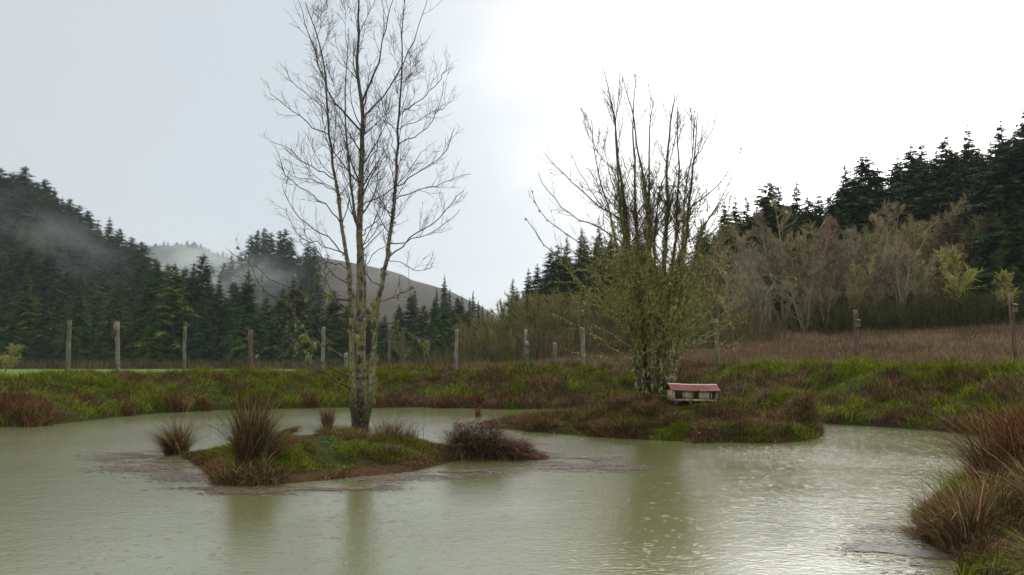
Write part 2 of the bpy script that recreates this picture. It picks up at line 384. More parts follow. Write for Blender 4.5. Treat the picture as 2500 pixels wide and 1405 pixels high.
SMALL = G2((455, 1122), (500, 1150), (520, 1183), (620, 1188), (760, 1176), (900, 1163), (1010, 1152), (1100, 1128), (1150, 1110)) + [(-.6, 20.2), (-1.1, 21.6), (-2.6, 22.4), (-4.8, 22.8), (-6.4, 22.1), (-7.4, 21.2), (-8.3, 20.4)]
def h_land(x, y):
    x = np.asarray(x, float); y = np.asarray(y, float)
    d = -sdf(POND, x, y)
    far = ss(10, 22, y+0*x)
    # bank rising from the water
    top = 1.36+.19*ss(-13, -5, x)+0.12*ss(-6, 3, x)+.22*ss(7, 16, x)
    top = top*far+(1-far)*0.95
    wid = 5.2+1.0*ss(8, 14, x)
    lump = (fbm(x*.55, y*.55, 3)-.5)*.75+(fbm(x*1.6, y*1.6, 9, 3)-.5)*.50
    b = top*ss(-.6, wid, d)**.8+lump*ss(.2, 2.2, d)*.6
    b = b+.12*ss(0, .25, d)
    # behind the bank
    fall = ss(7, 26, d)*ss(3, -4, x)*far
    b = b*(1-fall)+fall*(.50+.02*(fbm(x*.1, y*.1)-.5))
    b += ss(41, 70, y)*(.6+.072*np.clip(x-2, 0, 60)+.9*(fbm(x*.22, y*.22, 19, 3)-.5))*ss(0, 8, x)*(1-fall)
    # left hillside
    lh = 44*ss(62, 160, -x+0*y+ (y-140)*-.05)*ss(150, 262, y)
    lh = (lh + 3*ss(20, 60, -x)*ss(160, 260, y))*ss(340, 262, y)
    b = b+lh*(1+.08*(fbm(x*.03, y*.03, 5)-.5))
    # right hillside
    rh = (3+.24*np.clip(x, 0, 140))*ss(80, 128, y+.0*x)*ss(-4, 12, x)
    b = b+rh
    return np.where(d > 0, b, np.maximum(-.9, d*.35-.05))
def h_big(x, y):
    d = sdf(BIG, x, y); x = np.asarray(x, float)
    P = .30+.80*ss(-.5, 6.5, x)
    e = 5.2-4.8*ss(7.6, 9.6, x)
    lump = (fbm(x*.8, y*.8, 31)-.5)*.45+(fbm(x*2.2, y*2.2, 35, 3)-.5)*.2
    z = P*(.22*ss(0, .35, d)+.78*ss(0, 1, d/e)**.9)+lump*ss(0, 1.3, d)*ss(-2, 3, x)
    return np.where(d > 0, z, d*.8)
def h_small(x, y):
    d = sdf(SMALL, x, y)
    P = .50-.12*ss(-3, -1, x)
    lump = (fbm(x*1.1, y*1.1, 51)-.5)*.22+(fbm(x*3, y*3, 55, 3)-.5)*.10
    return np.where(d > 0, P*(.12*ss(0, .2, d)+.88*ss(0, 2.3, d))+lump*ss(0, 1, d), d*.8)
def H(x, y):
    x = np.asarray(x, float); y = np.asarray(y, float)
    return np.maximum(np.maximum(h_land(x, y), h_big(x, y)), h_small(x, y))
def hit(px, py):                        # first point of the land seen at a photo pixel
    dx, dz = ray(px, py); t = np.arange(6, 90, .04); x, y, z = dx*t, t, CAM[2]+dz*t
    h = np.maximum(H(x, y), 0); k = np.argmax(h >= z) if (h >= z).any() else len(t)-1
    return np.array([x[k], y[k], h[k]])
def Hs(x, y): return float(H(np.array([x]), np.array([y]))[0])
def mixp(a, b, t): return a[None]*(1-t[:, None])+b[None]*t[:, None]
def greenness(x, y):
    g = .45+1.1*(fbm(x*.33, y*.33, 71)-.5)+1.9*(fbm(x*1.05, y*1.05, 75, 4)-.5)
    return g
def land_col(x, y, z):
    x = np.ravel(x); y = np.ravel(y); n = len(x)
    d = -sdf(POND, x, y); g = greenness(x, y)+.25*ss(-2, -9, x)+.15*ss(11, 14, x)-.18*ss(-1, 3, x)*ss(12, 8, x)
    dn = ss(.35, .65, g)
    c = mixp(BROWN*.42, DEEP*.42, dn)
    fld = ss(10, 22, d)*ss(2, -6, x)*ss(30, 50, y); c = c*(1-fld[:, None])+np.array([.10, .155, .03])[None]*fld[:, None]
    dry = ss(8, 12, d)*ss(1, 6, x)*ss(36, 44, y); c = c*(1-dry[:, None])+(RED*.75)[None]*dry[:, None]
    fo = np.maximum(ss(128, 134, y)*ss(30, 0, x), ss(74, 84, y)*ss(0, 8, x)); c = c*(1-fo[:, None])+np.array([.02, .02, .012])[None]*fo[:, None]  # brown forest floor, darkened in its colour for the shade under the trees
    return c
def axis(a, b, st, lo, hi, g=1.09):
    m = list(np.arange(a, b, st)); s = st; v = b
    while v < hi: m.append(v); s *= g; v += s
    m.append(hi); s = st; v = a; l = []
    while v > lo: s *= g; v -= s; l.append(max(v, lo))
    return np.array(sorted(set(l))+m)
def grid(name, X, Y, hf, cf, m, label=None):
    gx, gy = np.meshgrid(X, Y); gz = hf(gx, gy)
    v = np.stack([gx.ravel(), gy.ravel(), gz.ravel()], 1)
    nx, ny = len(X), len(Y); i = np.arange(nx*ny).reshape(ny, nx)
    f = np.stack([i[:-1, :-1], i[:-1, 1:], i[1:, 1:], i[1:, :-1]], -1).reshape(-1, 4)
    mb = MB(); mb.add(v, f, cf(v[:, 0], v[:, 1], v[:, 2])); o = mb.build(name, m); tag(o, label, kind='structure'); return o
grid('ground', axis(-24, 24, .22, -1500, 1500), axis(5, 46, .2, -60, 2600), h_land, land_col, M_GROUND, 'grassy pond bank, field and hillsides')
grid('big_island', np.arange(-2.2, 12, .12), np.arange(22, 36, .12), h_big, lambda x, y, z: mixp(BROWN*.42, DEEP*.42, ss(.45, .8, greenness(x, y))), M_GROUND, 'long grassy island with the duck house')
grid('small_island', np.arange(-9, .2, .08), np.arange(15, 23.6, .08), h_small, lambda x, y, z: mixp(RED*.45, DEEP*.42, ss(.2, 1.0, sdf(SMALL, x, y))), M_GROUND, 'small green island with the three trunked tree')
wm = MB(); wm.add([[-45, -2, 0], [22, -2, 0], [22, 42, 0], [-45, 42, 0]], [[0, 1, 2, 3]]); tag(wm.build('water', M_WATER), 'murky olive pond water pitted by rain', kind='structure')

# far hills
def ridge(name, prof, dist, dep, colr, label):
    px = np.array([p[0] for p in prof]); py = np.array([p[1] for p in prof])
    U = np.linspace(px[0], px[-1], 150); top = CAM[2]+ray(U, np.interp(U, px, py))[1]*dist
    X = ray(U, 0*U+HOR)[0]*dist
    top = top+(fbm(X*.03, X*0+dist, 3)-.5)*2*0
    Ys = np.linspace(0, 1, 40)
    gx = np.broadcast_to(X, (40, 150)); gy = dist+(Ys[:, None]-.5)*dep+0*gx
    prof_y = np.sin(np.pi*Ys)[:, None]**.8
    gz = top[None]*prof_y*(1+.0*gx)+(fbm(gx*.02, gy*.02, 8)-.5)*5*np.abs(Ys-.5)[:, None]*2
    v = np.stack([gx.ravel(), gy.ravel(), gz.ravel()], 1); i = np.arange(6000).reshape(40, 150)
    f = np.stack([i[:-1, :-1], i[:-1, 1:], i[1:, 1:], i[1:, :-1]], -1).reshape(-1, 4)
    n = fbm(v[:, 0]*.05, v[:, 1]*.05, 4)[:, None]
    mb = MB(); mb.add(v, f, np.asarray(colr)[None]*(.45+1.1*n)); return tag(mb.build(name, M_GROUND), label, kind='structure')
ridge('hill', [(560, 900), (640, 720), (700, 665), (740, 642), (790, 634), (850, 644), (910, 655), (950, 664), (985, 674), (1010, 688), (1060, 702), (1100, 714), (1180, 752), (1240, 800), (1300, 900)], 620, 420, (.046, .036, .029), 'bare brown clear-cut hill in the gap of the valley')
FARP = [(120, 800), (250, 660), (330, 625), (380, 612), (430, 605), (470, 608), (510, 622), (560, 638), (640, 655), (760, 700), (900, 800)]
ridge('hill', FARP, 760, 420, (.02, .028, .018), 'misty wooded hill beyond the left hillside')

# ------------------------------------------------------------------ conifers
def conifer(seed, Ht, Rad, base, dens, colr, shape=.8, ragged=.25, droop=.35, nb=8):
    global rng
    keep = rng; rng = np.random.default_rng(seed)
    colr = (colr[0]*1.3, colr[1]*1.3, colr[2]*1.35); e = empty('conifer', (0, 0, 0))
    tb = MB(); t = np.linspace(0, 1, 9)
    P = np.stack([rng.normal(0, .03, 9)*Ht*.05*t, rng.normal(0, .03, 9)*Ht*.05*t, t*Ht*.985], 1)
    tubes(tb, P[None], (Ht*.013*(1-t*.93))[None], 6); tb.build('trunk', M_CTRUNK, e)
    nw = int(Ht*dens); zt = (np.arange(nw)+rng.uniform(0, .9, nw))/nw
    n = nw*nb; u = np.repeat(zt, nb)+rng.normal(0, .012, n); u = np.clip(u, 0, .995)
    z0 = (base+(1-base)*u)*Ht
    # uneven crown: branch length varies round the compass and with height
    az = rng.uniform(0, 2*math.pi, n)
    lob = .7+.55*vn(az*1.3+seed, u*5+seed, seed)
    ln = Rad*np.minimum((1-u)**(shape+.15)*1.12+.012, .35+u*3.2)*lob*(1+rng.normal(0, ragged, n)).clip(.3, 1.6)
    up = rng.uniform(.05, .35, n)+.55*u**2
    m = 9; tj = np.linspace(.12, 1, m)
    T = tj[None]+rng.uniform(-.05, .05, (n, m))
    dirh = np.stack([np.cos(az), np.sin(az)], 1)
    def pos(T):
        r = ln[:, None]*T
        return np.stack([dirh[:, :1]*r, dirh[:, 1:]*r, z0[:, None]+r*up[:, None]-droop*1.3*r*T], -1)
    Q = pos(T)
    V = []; C = []
    for side in (-1, 1):
        for rep in range(2):
            a2 = az[:, None]+side*rng.uniform(.35, 1.15, (n, m))
            l2 = (.16*Rad*(1-u[:, None])**.7*1.0+.035+.33*ln[:, None]*(1.1-T))*rng.uniform(.6, 1.3, (n, m))*.8
            tip = Q+np.stack([np.cos(a2)*l2, np.sin(a2)*l2, -l2*rng.uniform(.0, .75, (n, m))], -1)
            wv = np.stack([dirh[:, :1]*l2*.20, dirh[:, 1:]*l2*.20, -l2*.16*rng.random((n, m))], -1)
            V.append(np.stack([Q-wv, Q+wv, tip], 2).reshape(-1, 3))
            # lighter tips, needles darkened inwards: crown shade painted into the colour
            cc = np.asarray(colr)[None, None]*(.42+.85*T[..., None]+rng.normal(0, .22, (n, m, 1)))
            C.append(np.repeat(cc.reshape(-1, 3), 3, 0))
    # leader
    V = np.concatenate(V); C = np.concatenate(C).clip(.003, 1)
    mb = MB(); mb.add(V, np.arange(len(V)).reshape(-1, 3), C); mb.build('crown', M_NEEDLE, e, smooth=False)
    rng = keep; return e
CF = [conifer(1, 16, 4.0, .02, 3.3, (.024, .050, .016), .75, .25, .35),
      conifer(2, 16, 3.4, .03, 3.2, (.018, .040, .018), .75, .25, .45),
      conifer(3, 16, 4.5, .03, 2.8, (.034, .052, .014), .6, .3, .3),
      conifer(4, 16, 3.4, .20, 2.9, (.018, .034, .019), .4, .4, .4, 7),
      conifer(5, 16, 2.9, .24, 2.8, (.020, .035, .019), .35, .45, .5, 7),
      conifer(6, 16, 4.3, .15, 3.0, (.020, .037, .017), .5, .38, .4, 8),
      conifer(7, 16, 3.1, .05, 3.0, (.024, .044, .024), .8, .3, .30, 8)]
used = [False]*len(CF)
FORD = ['first', 'second', 'third', 'fourth', 'fifth', 'sixth', 'seventh', 'eighth', 'ninth', 'tenth', 'eleventh', 'twelfth', 'thirteenth', 'fourteenth', 'fifteenth', 'sixteenth', 'seventeenth', 'eighteenth', 'nineteenth', 'twentieth']
POSTS_PX = [167, 287, 450, 612, 789, 951, 1114, 1281, 1423, 1750, 2090, 2472]
PNAME = ['leftmost post', 'boarded post', 'third post', 'rusty post', 'slim post', 'reddish post', 'pale post', 'ivied post', 'silvery post', 'lichened post', 'first bird-box post', 'far right post']
ZONES = {}
def zone(px):
    i = sum(1 for p in POSTS_PX if p < px)
    if i == 0: return 'left of the ' + PNAME[0]
    return 'above the ' + PNAME[int(np.argmin([abs(p-px) for p in POSTS_PX]))]
def reg(o, px, desc, cat, group):
    ZONES.setdefault((desc, zone(px)), []).append((px, o)); o['category'] = cat; o['group'] = group
def finish_labels():
    for (desc, z), l in ZONES.items():
        l.sort(key=lambda q: q[0]); n = len(l)
        for i, (px, o) in enumerate(l):
            if n == 1: s = f'{desc} {z}'
            elif n == 2: s = f'{"left" if i == 0 else "right"} of two: {desc} {z}'
            elif i == n-1: s = f'rightmost {desc} {z}'
            elif i == 0: s = f'leftmost {desc} {z}'
            else: s = f'{FORD[i] if i < 20 else "later"} from left, {desc} {z}'
            o['label'] = s
def put_conifer(px, py_top, Y, kinds, desc, group, wid=1.0, minh=5, maxh=34):
    dx, dz = ray(px, py_top); x = float(dx*Y); zt = CAM[2]+float(dz)*Y
    g = Hs(x, Y) if Y < 500 else None
    if g is None: g = zt-rng.uniform(12, 17)
    h = zt-g; h = min(max(h, minh), maxh)
    k = kinds[int(rng.integers(len(kinds)))]; s = h/16
    sw = wid*(.35+.65*min(s, 1.8))*rng.uniform(.88, 1.15)
    if s < .6: sw = max(sw, s)
    zz = zt-h
    if used[k]: o = copy_tree(CF[k], (x, Y, zz-.1), rng.uniform(0, 6.28), (sw, sw, s))
    else:
        o = CF[k]; used[k] = True; o.location = (x, Y, zz-.1); o.rotation_euler = (0, 0, rng.uniform(0, 6.28)); o.scale = (sw, sw, s)
    reg(o, px, desc, 'conifer', group)
def interp(prof, x): return float(np.interp(x, [p[0] for p in prof], [p[1] for p in prof]))
# left hillside skyline and its slope
SKL = [(-60, 385), (0, 400), (20, 425), (60, 408), (110, 440), (135, 470), (180, 492), (215, 515), (240, 545), (265, 530), (300, 560), (345, 590), (390, 640)]
for px, py in [(-25, 398), (4, 408), (30, 420), (63, 405), (88, 442), (112, 436), (132, 462), (153, 478), (172, 484), (192, 500), (216, 512), (240, 536), (268, 527), (294, 556), (322, 578), (345, 588)]:
    put_conifer(px, py, 235+rng.uniform(-12, 12), (3, 5, 1, 5), 'dark skyline fir on the left hillside', 'firs on the left hillside', 1.15, 12, 24)
for row, (Yr, off, sp) in enumerate([(222, 34, 31), (207, 78, 34), (192, 125, 38), (177, 175, 42)]):
    x = -60+rng.uniform(0, 20)
    while x < 360+row*40:
        py = max(interp(SKL, min(x, 385))+off+rng.uniform(-22, 22), 440)
        if x > 340: py = 610+row*20+rng.uniform(-15, 15)
        put_conifer(x, min(py, 745), Yr+rng.uniform(-6, 6), (1, 2, 3, 5, 5), ['upper slope fir', 'middle slope fir', 'lower slope fir', 'fir low on the left slope'][row], 'firs on the left hillside', 1.25, 11, 24)
        x += sp*rng.uniform(.8, 1.25)
# forest front row along the field
FRT = [(-60, 720), (30, 690), (75, 670), (130, 730), (180, 700), (260, 720), (330, 690), (385, 660), (440, 655), (500, 620), (530, 670), (590, 660), (630, 690), (700, 700), (740, 690), (800, 720), (860, 740), (900, 735), (950, 760), (1000, 715), (1040, 745), (1090, 720), (1130, 730), (1180, 790)]
for px, py in [(-40, 735), (20, 695), (68, 668), (112, 740), (150, 720), (195, 690), (240, 742), (285, 700), (325, 738), (366, 668), (386, 634), (428, 640), (452, 648), (474, 638), (497, 614), (520, 705), (536, 672), (577, 690), (607, 655), (650, 722), (690, 700), (718, 672), (735, 690), (775, 735), (815, 705), (850, 742), (900, 750), (940, 766), (975, 740), (1003, 712), (1035, 742), (1060, 725), (1088, 735), (1118, 722), (1140, 758)]:
    put_conifer(px, py, 142+rng.uniform(-6, 7), (0, 1, 2, 0, 2), 'deep green fir at the forest foot', 'firs along the far edge of the field', 1.0, 7, 24)
for x in np.arange(-50, 1170, 47):
    put_conifer(x+rng.uniform(-12, 12), interp(FRT, x)+rng.uniform(5, 55), 156+rng.uniform(-6, 8), (0, 1, 2, 5), 'fir in the row behind the forest foot', 'firs along the far edge of the field', 1.15, 7, 24)
for x in np.arange(-50, 1180, 70):
    put_conifer(x+rng.uniform(-18, 18), interp(FRT, x)+rng.uniform(70, 125), 134+rng.uniform(-3, 3), (0, 2, 0), 'low young fir at the field edge', 'young firs at the field edge', .9, 4, 12)
# tall stand in the middle distance
for px, py in [(548, 640), (566, 625), (588, 615), (598, 640), (614, 572), (630, 560), (646, 556), (662, 566), (684, 562), (697, 558), (710, 580), (728, 622), (752, 590), (768, 600), (640, 610), (672, 620), (706, 625), (745, 640)]:
    put_conifer(px, py, 290+rng.uniform(-20, 15), (3, 4, 4), 'tall misty fir of the stand', 'tall misty firs of the stand beyond the field', 1.0, 20, 34)
# right end of the gap
for px, py, Y in [(1085, 668, 215), (1098, 700, 200), (1066, 700, 190), (1155, 706, 230), (1147, 722, 225), (1168, 730, 215), (1128, 718, 175), (1178, 742, 190), (1190, 752, 200), (1012, 700, 190)]:
    put_conifer(px, py, Y, (6, 1, 6), 'thin pointed fir in the valley gap', 'thin firs in the valley gap', .8, 9, 20)
# far misty ridge
for px in np.arange(335, 640, 11):
    put_conifer(px+rng.uniform(-3, 3), interp(FARP, px)-17+rng.uniform(-6, 6), 755+rng.uniform(-8, 25), (1, 3, 5), 'tiny misty fir on the far ridge', 'tiny misty firs on the far ridge', 1.5, 10, 22)
# right hillside
SKR = [(1240, 690), (1255, 680), (1285, 655), (1320, 640), (1350, 600), (1380, 578), (1420, 558), (1470, 545), (1560, 560), (1640, 640), (1700, 560), (1740, 560), (1780, 490), (1850, 470), (1930, 440), (1985, 480), (2060, 395), (2105, 378), (2140, 420), (2220, 345), (2300, 330), (2360, 300), (2440, 290), (2500, 262), (2560, 240)]
for px, py in [(1252, 676), (1262, 700), (1290, 652), (1312, 640), (1345, 600), (1362, 596), (1384, 574), (1420, 552), (1428, 575), (1462, 548), (1490, 560), (1530, 566), (1560, 556), (1600, 640), (1640, 648), (1662, 640), (1712, 528), (1728, 560), (1745, 572), (1768, 486), (1795, 478), (1822, 470), (1848, 500), (1875, 440), (1900, 446), (1944, 430), (1972, 470), (1998, 462), (2062, 388), (2084, 430), (2110, 376), (2142, 402), (2190, 372), (2222, 342), (2248, 332), (2272, 390), (2306, 320), (2332, 372), (2362, 296), (2392, 372), (2442, 286), (2460, 350), (2512, 250), (2480, 330), (2545, 300)]:
    Y = np.interp(px, [1240, 1500, 1800, 2500], [112, 104, 104, 96])+rng.uniform(-4, 4)
    put_conifer(px, py, float(Y), (6, 1, 6, 0, 1, 5) if px > 1700 else (1, 6, 0), 'dark fir on the right hillside skyline', 'firs on the right hillside skyline', 1.25 if px > 1500 else 1.05, 6, 24)
for x in np.arange(1262, 2520, 32):
    if 1585 < x < 1625: continue
    put_conifer(x+rng.uniform(-7, 7), interp(SKR, x)+rng.uniform(30, 58), float(np.interp(x, [1240, 1500, 1800, 2500], [108, 100, 100, 92]))+rng.uniform(-3, 3), (5, 1, 2, 3), 'dark fir filling the right hillside', 'firs filling the right hillside', 1.2 if x > 1500 else 1.05, 6, 24)
for x in np.arange(1290, 2560, 95):
    py = interp(SKR, x)+rng.uniform(55, 105)
    put_conifer(x+rng.uniform(-15, 15), py, 92+rng.uniform(-3, 3), (1, 5, 2), 'dark fir lower on the right hillside', 'firs lower on the right hillside', 1.05, 6, 22)
for px, py, Y in [(2395, 400, 80), (2450, 350, 78), (2500, 300, 76), (2540, 380, 73), (2470, 470, 72), (2425, 520, 76)]:
    put_conifer(px, py, Y, (1, 5), 'near dark fir at the right edge', 'near firs at the right edge', 1.2, 10, 30)

# ------------------------------------------------------------------ bare trees of the hillside
def bare(seed, Ht, spread, nstem, wood, tip, moss, twigr=.02, k=(12, 7, 5), ang=38, lich=0):
    global rng
    keep = rng; rng = np.random.default_rng(seed)
    e = empty('bare_tree', (0, 0, 0)); n = 9
    az = rng.uniform(0, 6.28, nstem); P = np.zeros((nstem, n, 3))
    D = np.stack([np.cos(az)*.22, np.sin(az)*.22, 0*az+1], 1)
    for j in range(1, n):
        D = D+rng.normal(0, .09, D.shape); D[:, 2] = np.maximum(D[:, 2], .6); D /= np.linalg.norm(D, axis=1, keepdims=True)
        P[:, j] = P[:, j-1]+D*(Ht*rng.uniform(.75, .95, (nstem, 1))/(n-1))
    P[:, 0] += np.stack([np.cos(az), np.sin(az), 0*az], 1)*.15*spread/3
    Rr = Ht*.012*(1-.85*np.linspace(0, 1, n))[None]*rng.uniform(.7, 1.1, (nstem, 1))
    c = lambda m, base: np.asarray(base)[None]*rng.uniform(.7, 1.3, (m, 1))
    tb = MB(); tubes(tb, P, Rr, 6, c(nstem, wood)); tb.build('trunk', M_TWIG, e)
    cb = MB()
    A = spawn(P, Rr, k[0], .22, .97, ang+8, lambda pl, t: spread*(1.15-.75*t), 7, .13, .10, .5, twigr*1.3)
    B = spawn(A[0], A[1], k[1], .15, 1, ang, lambda pl, t: pl*.45*(1.2-.6*t), 5, .10, .12, .6, twigr)
    Cc = spawn(B[0], B[1], k[2], .1, 1, ang, lambda pl, t: pl*.5+.15, 4, .08, .12, .7, twigr*.7)
    for X, base, sd in ((A, moss, 4), (B, moss, 3), (Cc, tip, 3)):
        mixm = rng.random((len(X[0]), 1))
        tubes(cb, X[0], X[1], sd, (np.asarray(base)[None]*mixm+np.asarray(tip)[None]*(1-mixm))*rng.uniform(.5, 1.65, (len(X[0]), 1)))
    cb.build('crown', M_TWIG, e)
    if lich:
        lb = MB(); pts = B[0][rng.integers(0, len(B[0]), lich), rng.integers(0, 5, lich)]
        tufts(lb, pts, .08, 5, [(.20, .22, .07), (.16, .19, .06), (.26, .27, .13)], .2); lb.build('lichen', M_LICHEN, e)
    rng = keep; return e
GREYB = (.30, .29, .20); MOSSY = (.24, .23, .10); REDT = (.17, .135, .08); BRN = (.21, .18, .095); YG = (.30, .32, .11)
BT = {'alder': [bare(21, 12, 2.6, 3, GREYB, (.22, .21, .11), MOSSY, .026, (18, 10, 6)), bare(22, 12, 3.0, 2, GREYB, REDT, BRN, .026, (22, 10, 6)), bare(23, 12, 2.4, 4, (.26, .25, .19), (.25, .225, .165), (.20, .19, .10), .024, (14, 10, 6)), bare(24, 12, 3.4, 2, (.16, .155, .12), (.20, .19, .085), MOSSY, .026, (24, 10, 6), 48, 900)],
      'willow': [bare(31, 7, 1.6, 9, (.12, .12, .06), (.15, .15, .055), (.14, .145, .06), .017, (9, 7, 4), 24), bare(32, 7, 1.9, 11, (.12, .11, .06), (.16, .155, .06), (.13, .135, .05), .017, (8, 7, 4), 28)],
      'pale': [bare(41, 7, 2.3, 1, (.20, .20, .09), YG, YG, .034, (26, 7, 4), 46, 2500)]}
bu = {}
def put_bare(kind, px, py_top, Y, desc, group, wid=1.0, idx=None, z=None):
    l = BT[kind]; i = int(rng.integers(len(l))) if idx is None else idx
    dx, dz = ray(px, py_top); x = float(dx*Y); g = Hs(x, Y) if z is None else z; h = max(CAM[2]+float(dz)*Y-g, 1.5)
    H0 = 12 if kind == 'alder' else 7
    s = h/H0; sw = s*wid*rng.uniform(.9, 1.12); rz = rng.uniform(0, 6.28)
    if (kind, i) in bu: o = copy_tree(l[i], (x, Y, g-.1), rz, (sw, sw, s))
    else: o = l[i]; bu[(kind, i)] = 1; o.location = (x, Y, g-.1); o.rotation_euler = (0, 0, rz); o.scale = (sw, sw, s)
    reg(o, px, desc, 'tree', group)
for px, py, Y in [(1690, 610, 78), (1745, 600, 76), (1790, 560, 80), (1830, 590, 74), (1870, 520, 80), (1905, 505, 84), (1945, 530, 78), (1985, 555, 83), (2020, 560, 76), (2060, 535, 82), (2095, 550, 76), (2130, 505, 84), (2165, 500, 78), (2195, 520, 74), (2230, 480, 84), (2270, 500, 78), (2305, 470, 84), (2345, 510, 80), (2390, 540, 82), (2075, 640, 70), (2150, 620, 69), (2235, 640, 70), (1960, 650, 69), (1860, 650, 70), (2300, 600, 74), (2440, 600, 76), (1800, 690, 68), (2010, 640, 67)]:
    put_bare('alder', px, py-36, Y, 'bare mossy alder on the right slope', 'bare alders on the right slope', 1.0)
for px, py, Y in [(2352, 580, 66)]: put_bare('pale', px, py, Y, 'bright pale green lichened tree', 'pale lichened trees at the right slope foot', .95, 0)
for px, py, Y in [(2440, 645, 66)]: put_bare('pale', px, py, Y, 'lower pale lichened tree beside the bright one', 'pale lichened trees at the right slope foot', .9, 0)
for px, py, Y in [(1175, 760, 72), (1205, 742, 76), (1232, 728, 70), (1262, 708, 76), (1290, 695, 70), (1318, 690, 76), (1345, 700, 69), (1375, 690, 75), (1405, 705, 70), (1435, 690, 76), (1470, 700, 72), (1510, 690, 75), (1550, 700, 71), (1600, 690, 75), (1650, 680, 72), (1700, 690, 70), (1225, 790, 64), (1300, 780, 63), (1370, 790, 62), (1450, 785, 62), (1530, 780, 62)]:
    put_bare('willow', px, py, Y, 'pale olive willow', 'bare willows behind the bank', 1.05)
for px, py, Y in [(1180, 640, 120), (1215, 650, 118), (990, 790, 125), (1130, 770, 120), (1160, 780, 110)]:
    if py > 690: put_bare('alder', px, py, Y, 'thin bare tree in front of the dark firs', 'bare trees in front of the dark firs', .9, 1)
put_bare('pale', 10, 826, 40, 'small round lichened tree', 'small lichened trees at the left edge', 1.5, 0)

# ------------------------------------------------------------------ the two great trees
def stem3(pts, Y, dY, n, base=None):
    pts = np.array(pts, float); t = np.linspace(0, 1, len(pts))
    P = at(pts[:, 0], pts[:, 1], Y+dY*t**1.2)
    return resample(P, n)
def axis_of(P, r0, r1, p=.9):
    t = np.linspace(0, 1, len(P))**p; return r0+(r1-r0)*t
def attach(P, Q):                          # shift branch P so that it springs from line Q
    i = np.argmin(np.linalg.norm((Q-P[0])[:, [0, 2]], axis=1)); return P+(Q[i]-P[0])*np.linspace(1, .0, len(P))[:, None]**2
ORI = (float(gp(876, 1062, .42)[0]), float(gp(876, 1062, .42)[1]), .40)
Y0 = ORI[1]
t1 = empty('lichened_tree', ORI, 'tall bare tree with three lichen-spotted trunks on the small island', 'tree')
stems = [
 ([(870, 1072), (864, 1000), (861, 920), (859, 814), (859, 707), (849, 628), (831, 530), (824, 477), (815, 419), (804, 331), (800, 243), (796, 177), (782, 110), (765, 60), (745, 5)], 0, -.7, .120, .010, 30, .58),
 ([(878, 1072), (877, 1000), (880, 900), (882, 800), (880, 700), (879, 620), (877, 485), (884, 397), (888, 282), (890, 256), (876, 215), (871, 146), (877, 88), (876, 26), (877, -60)], .22, .2, .165, .018, 32, .78),
 ([(884, 1068), (895, 1030), (904, 985), (908, 938), (910, 885), (915, 814), (917, 757), (931, 700), (945, 628), (953, 580), (963, 507), (968, 419), (971, 344), (974, 265), (979, 199), (980, 132), (982, 44), (988, -10)], -.05, .9, .105, .010, 32, .70),
 ([(884, 900), (888, 760), (890, 671), (884, 610), (871, 552), (862, 485), (851, 397), (842, 309), (844, 221), (848, 130), (850, 70)], .3, 1.0, .075, .008, 26, .7)]
S3 = []
for pts, dy0, dy, r0, r1, n, pw in stems:
    P = stem3(pts, Y0+dy0, dy, n); Rr = axis_of(P, r0, r1, pw)
    P = P+np.stack([vn(np.arange(n)*.9, 0*P[:, 0], int(r0*999))-.5]*2+[0*P[:, 0]], 1)*.05
    Rr = Rr*(1+.10*(rng.random(n)-.5)); Rr[0] *= 1.35; Rr[1] *= 1.1; S3.append((P, Rr))
    mb = MB(); tubes(mb, P[None], Rr[None], 12); mb.build('trunk', M_BARK, t1, ORI)
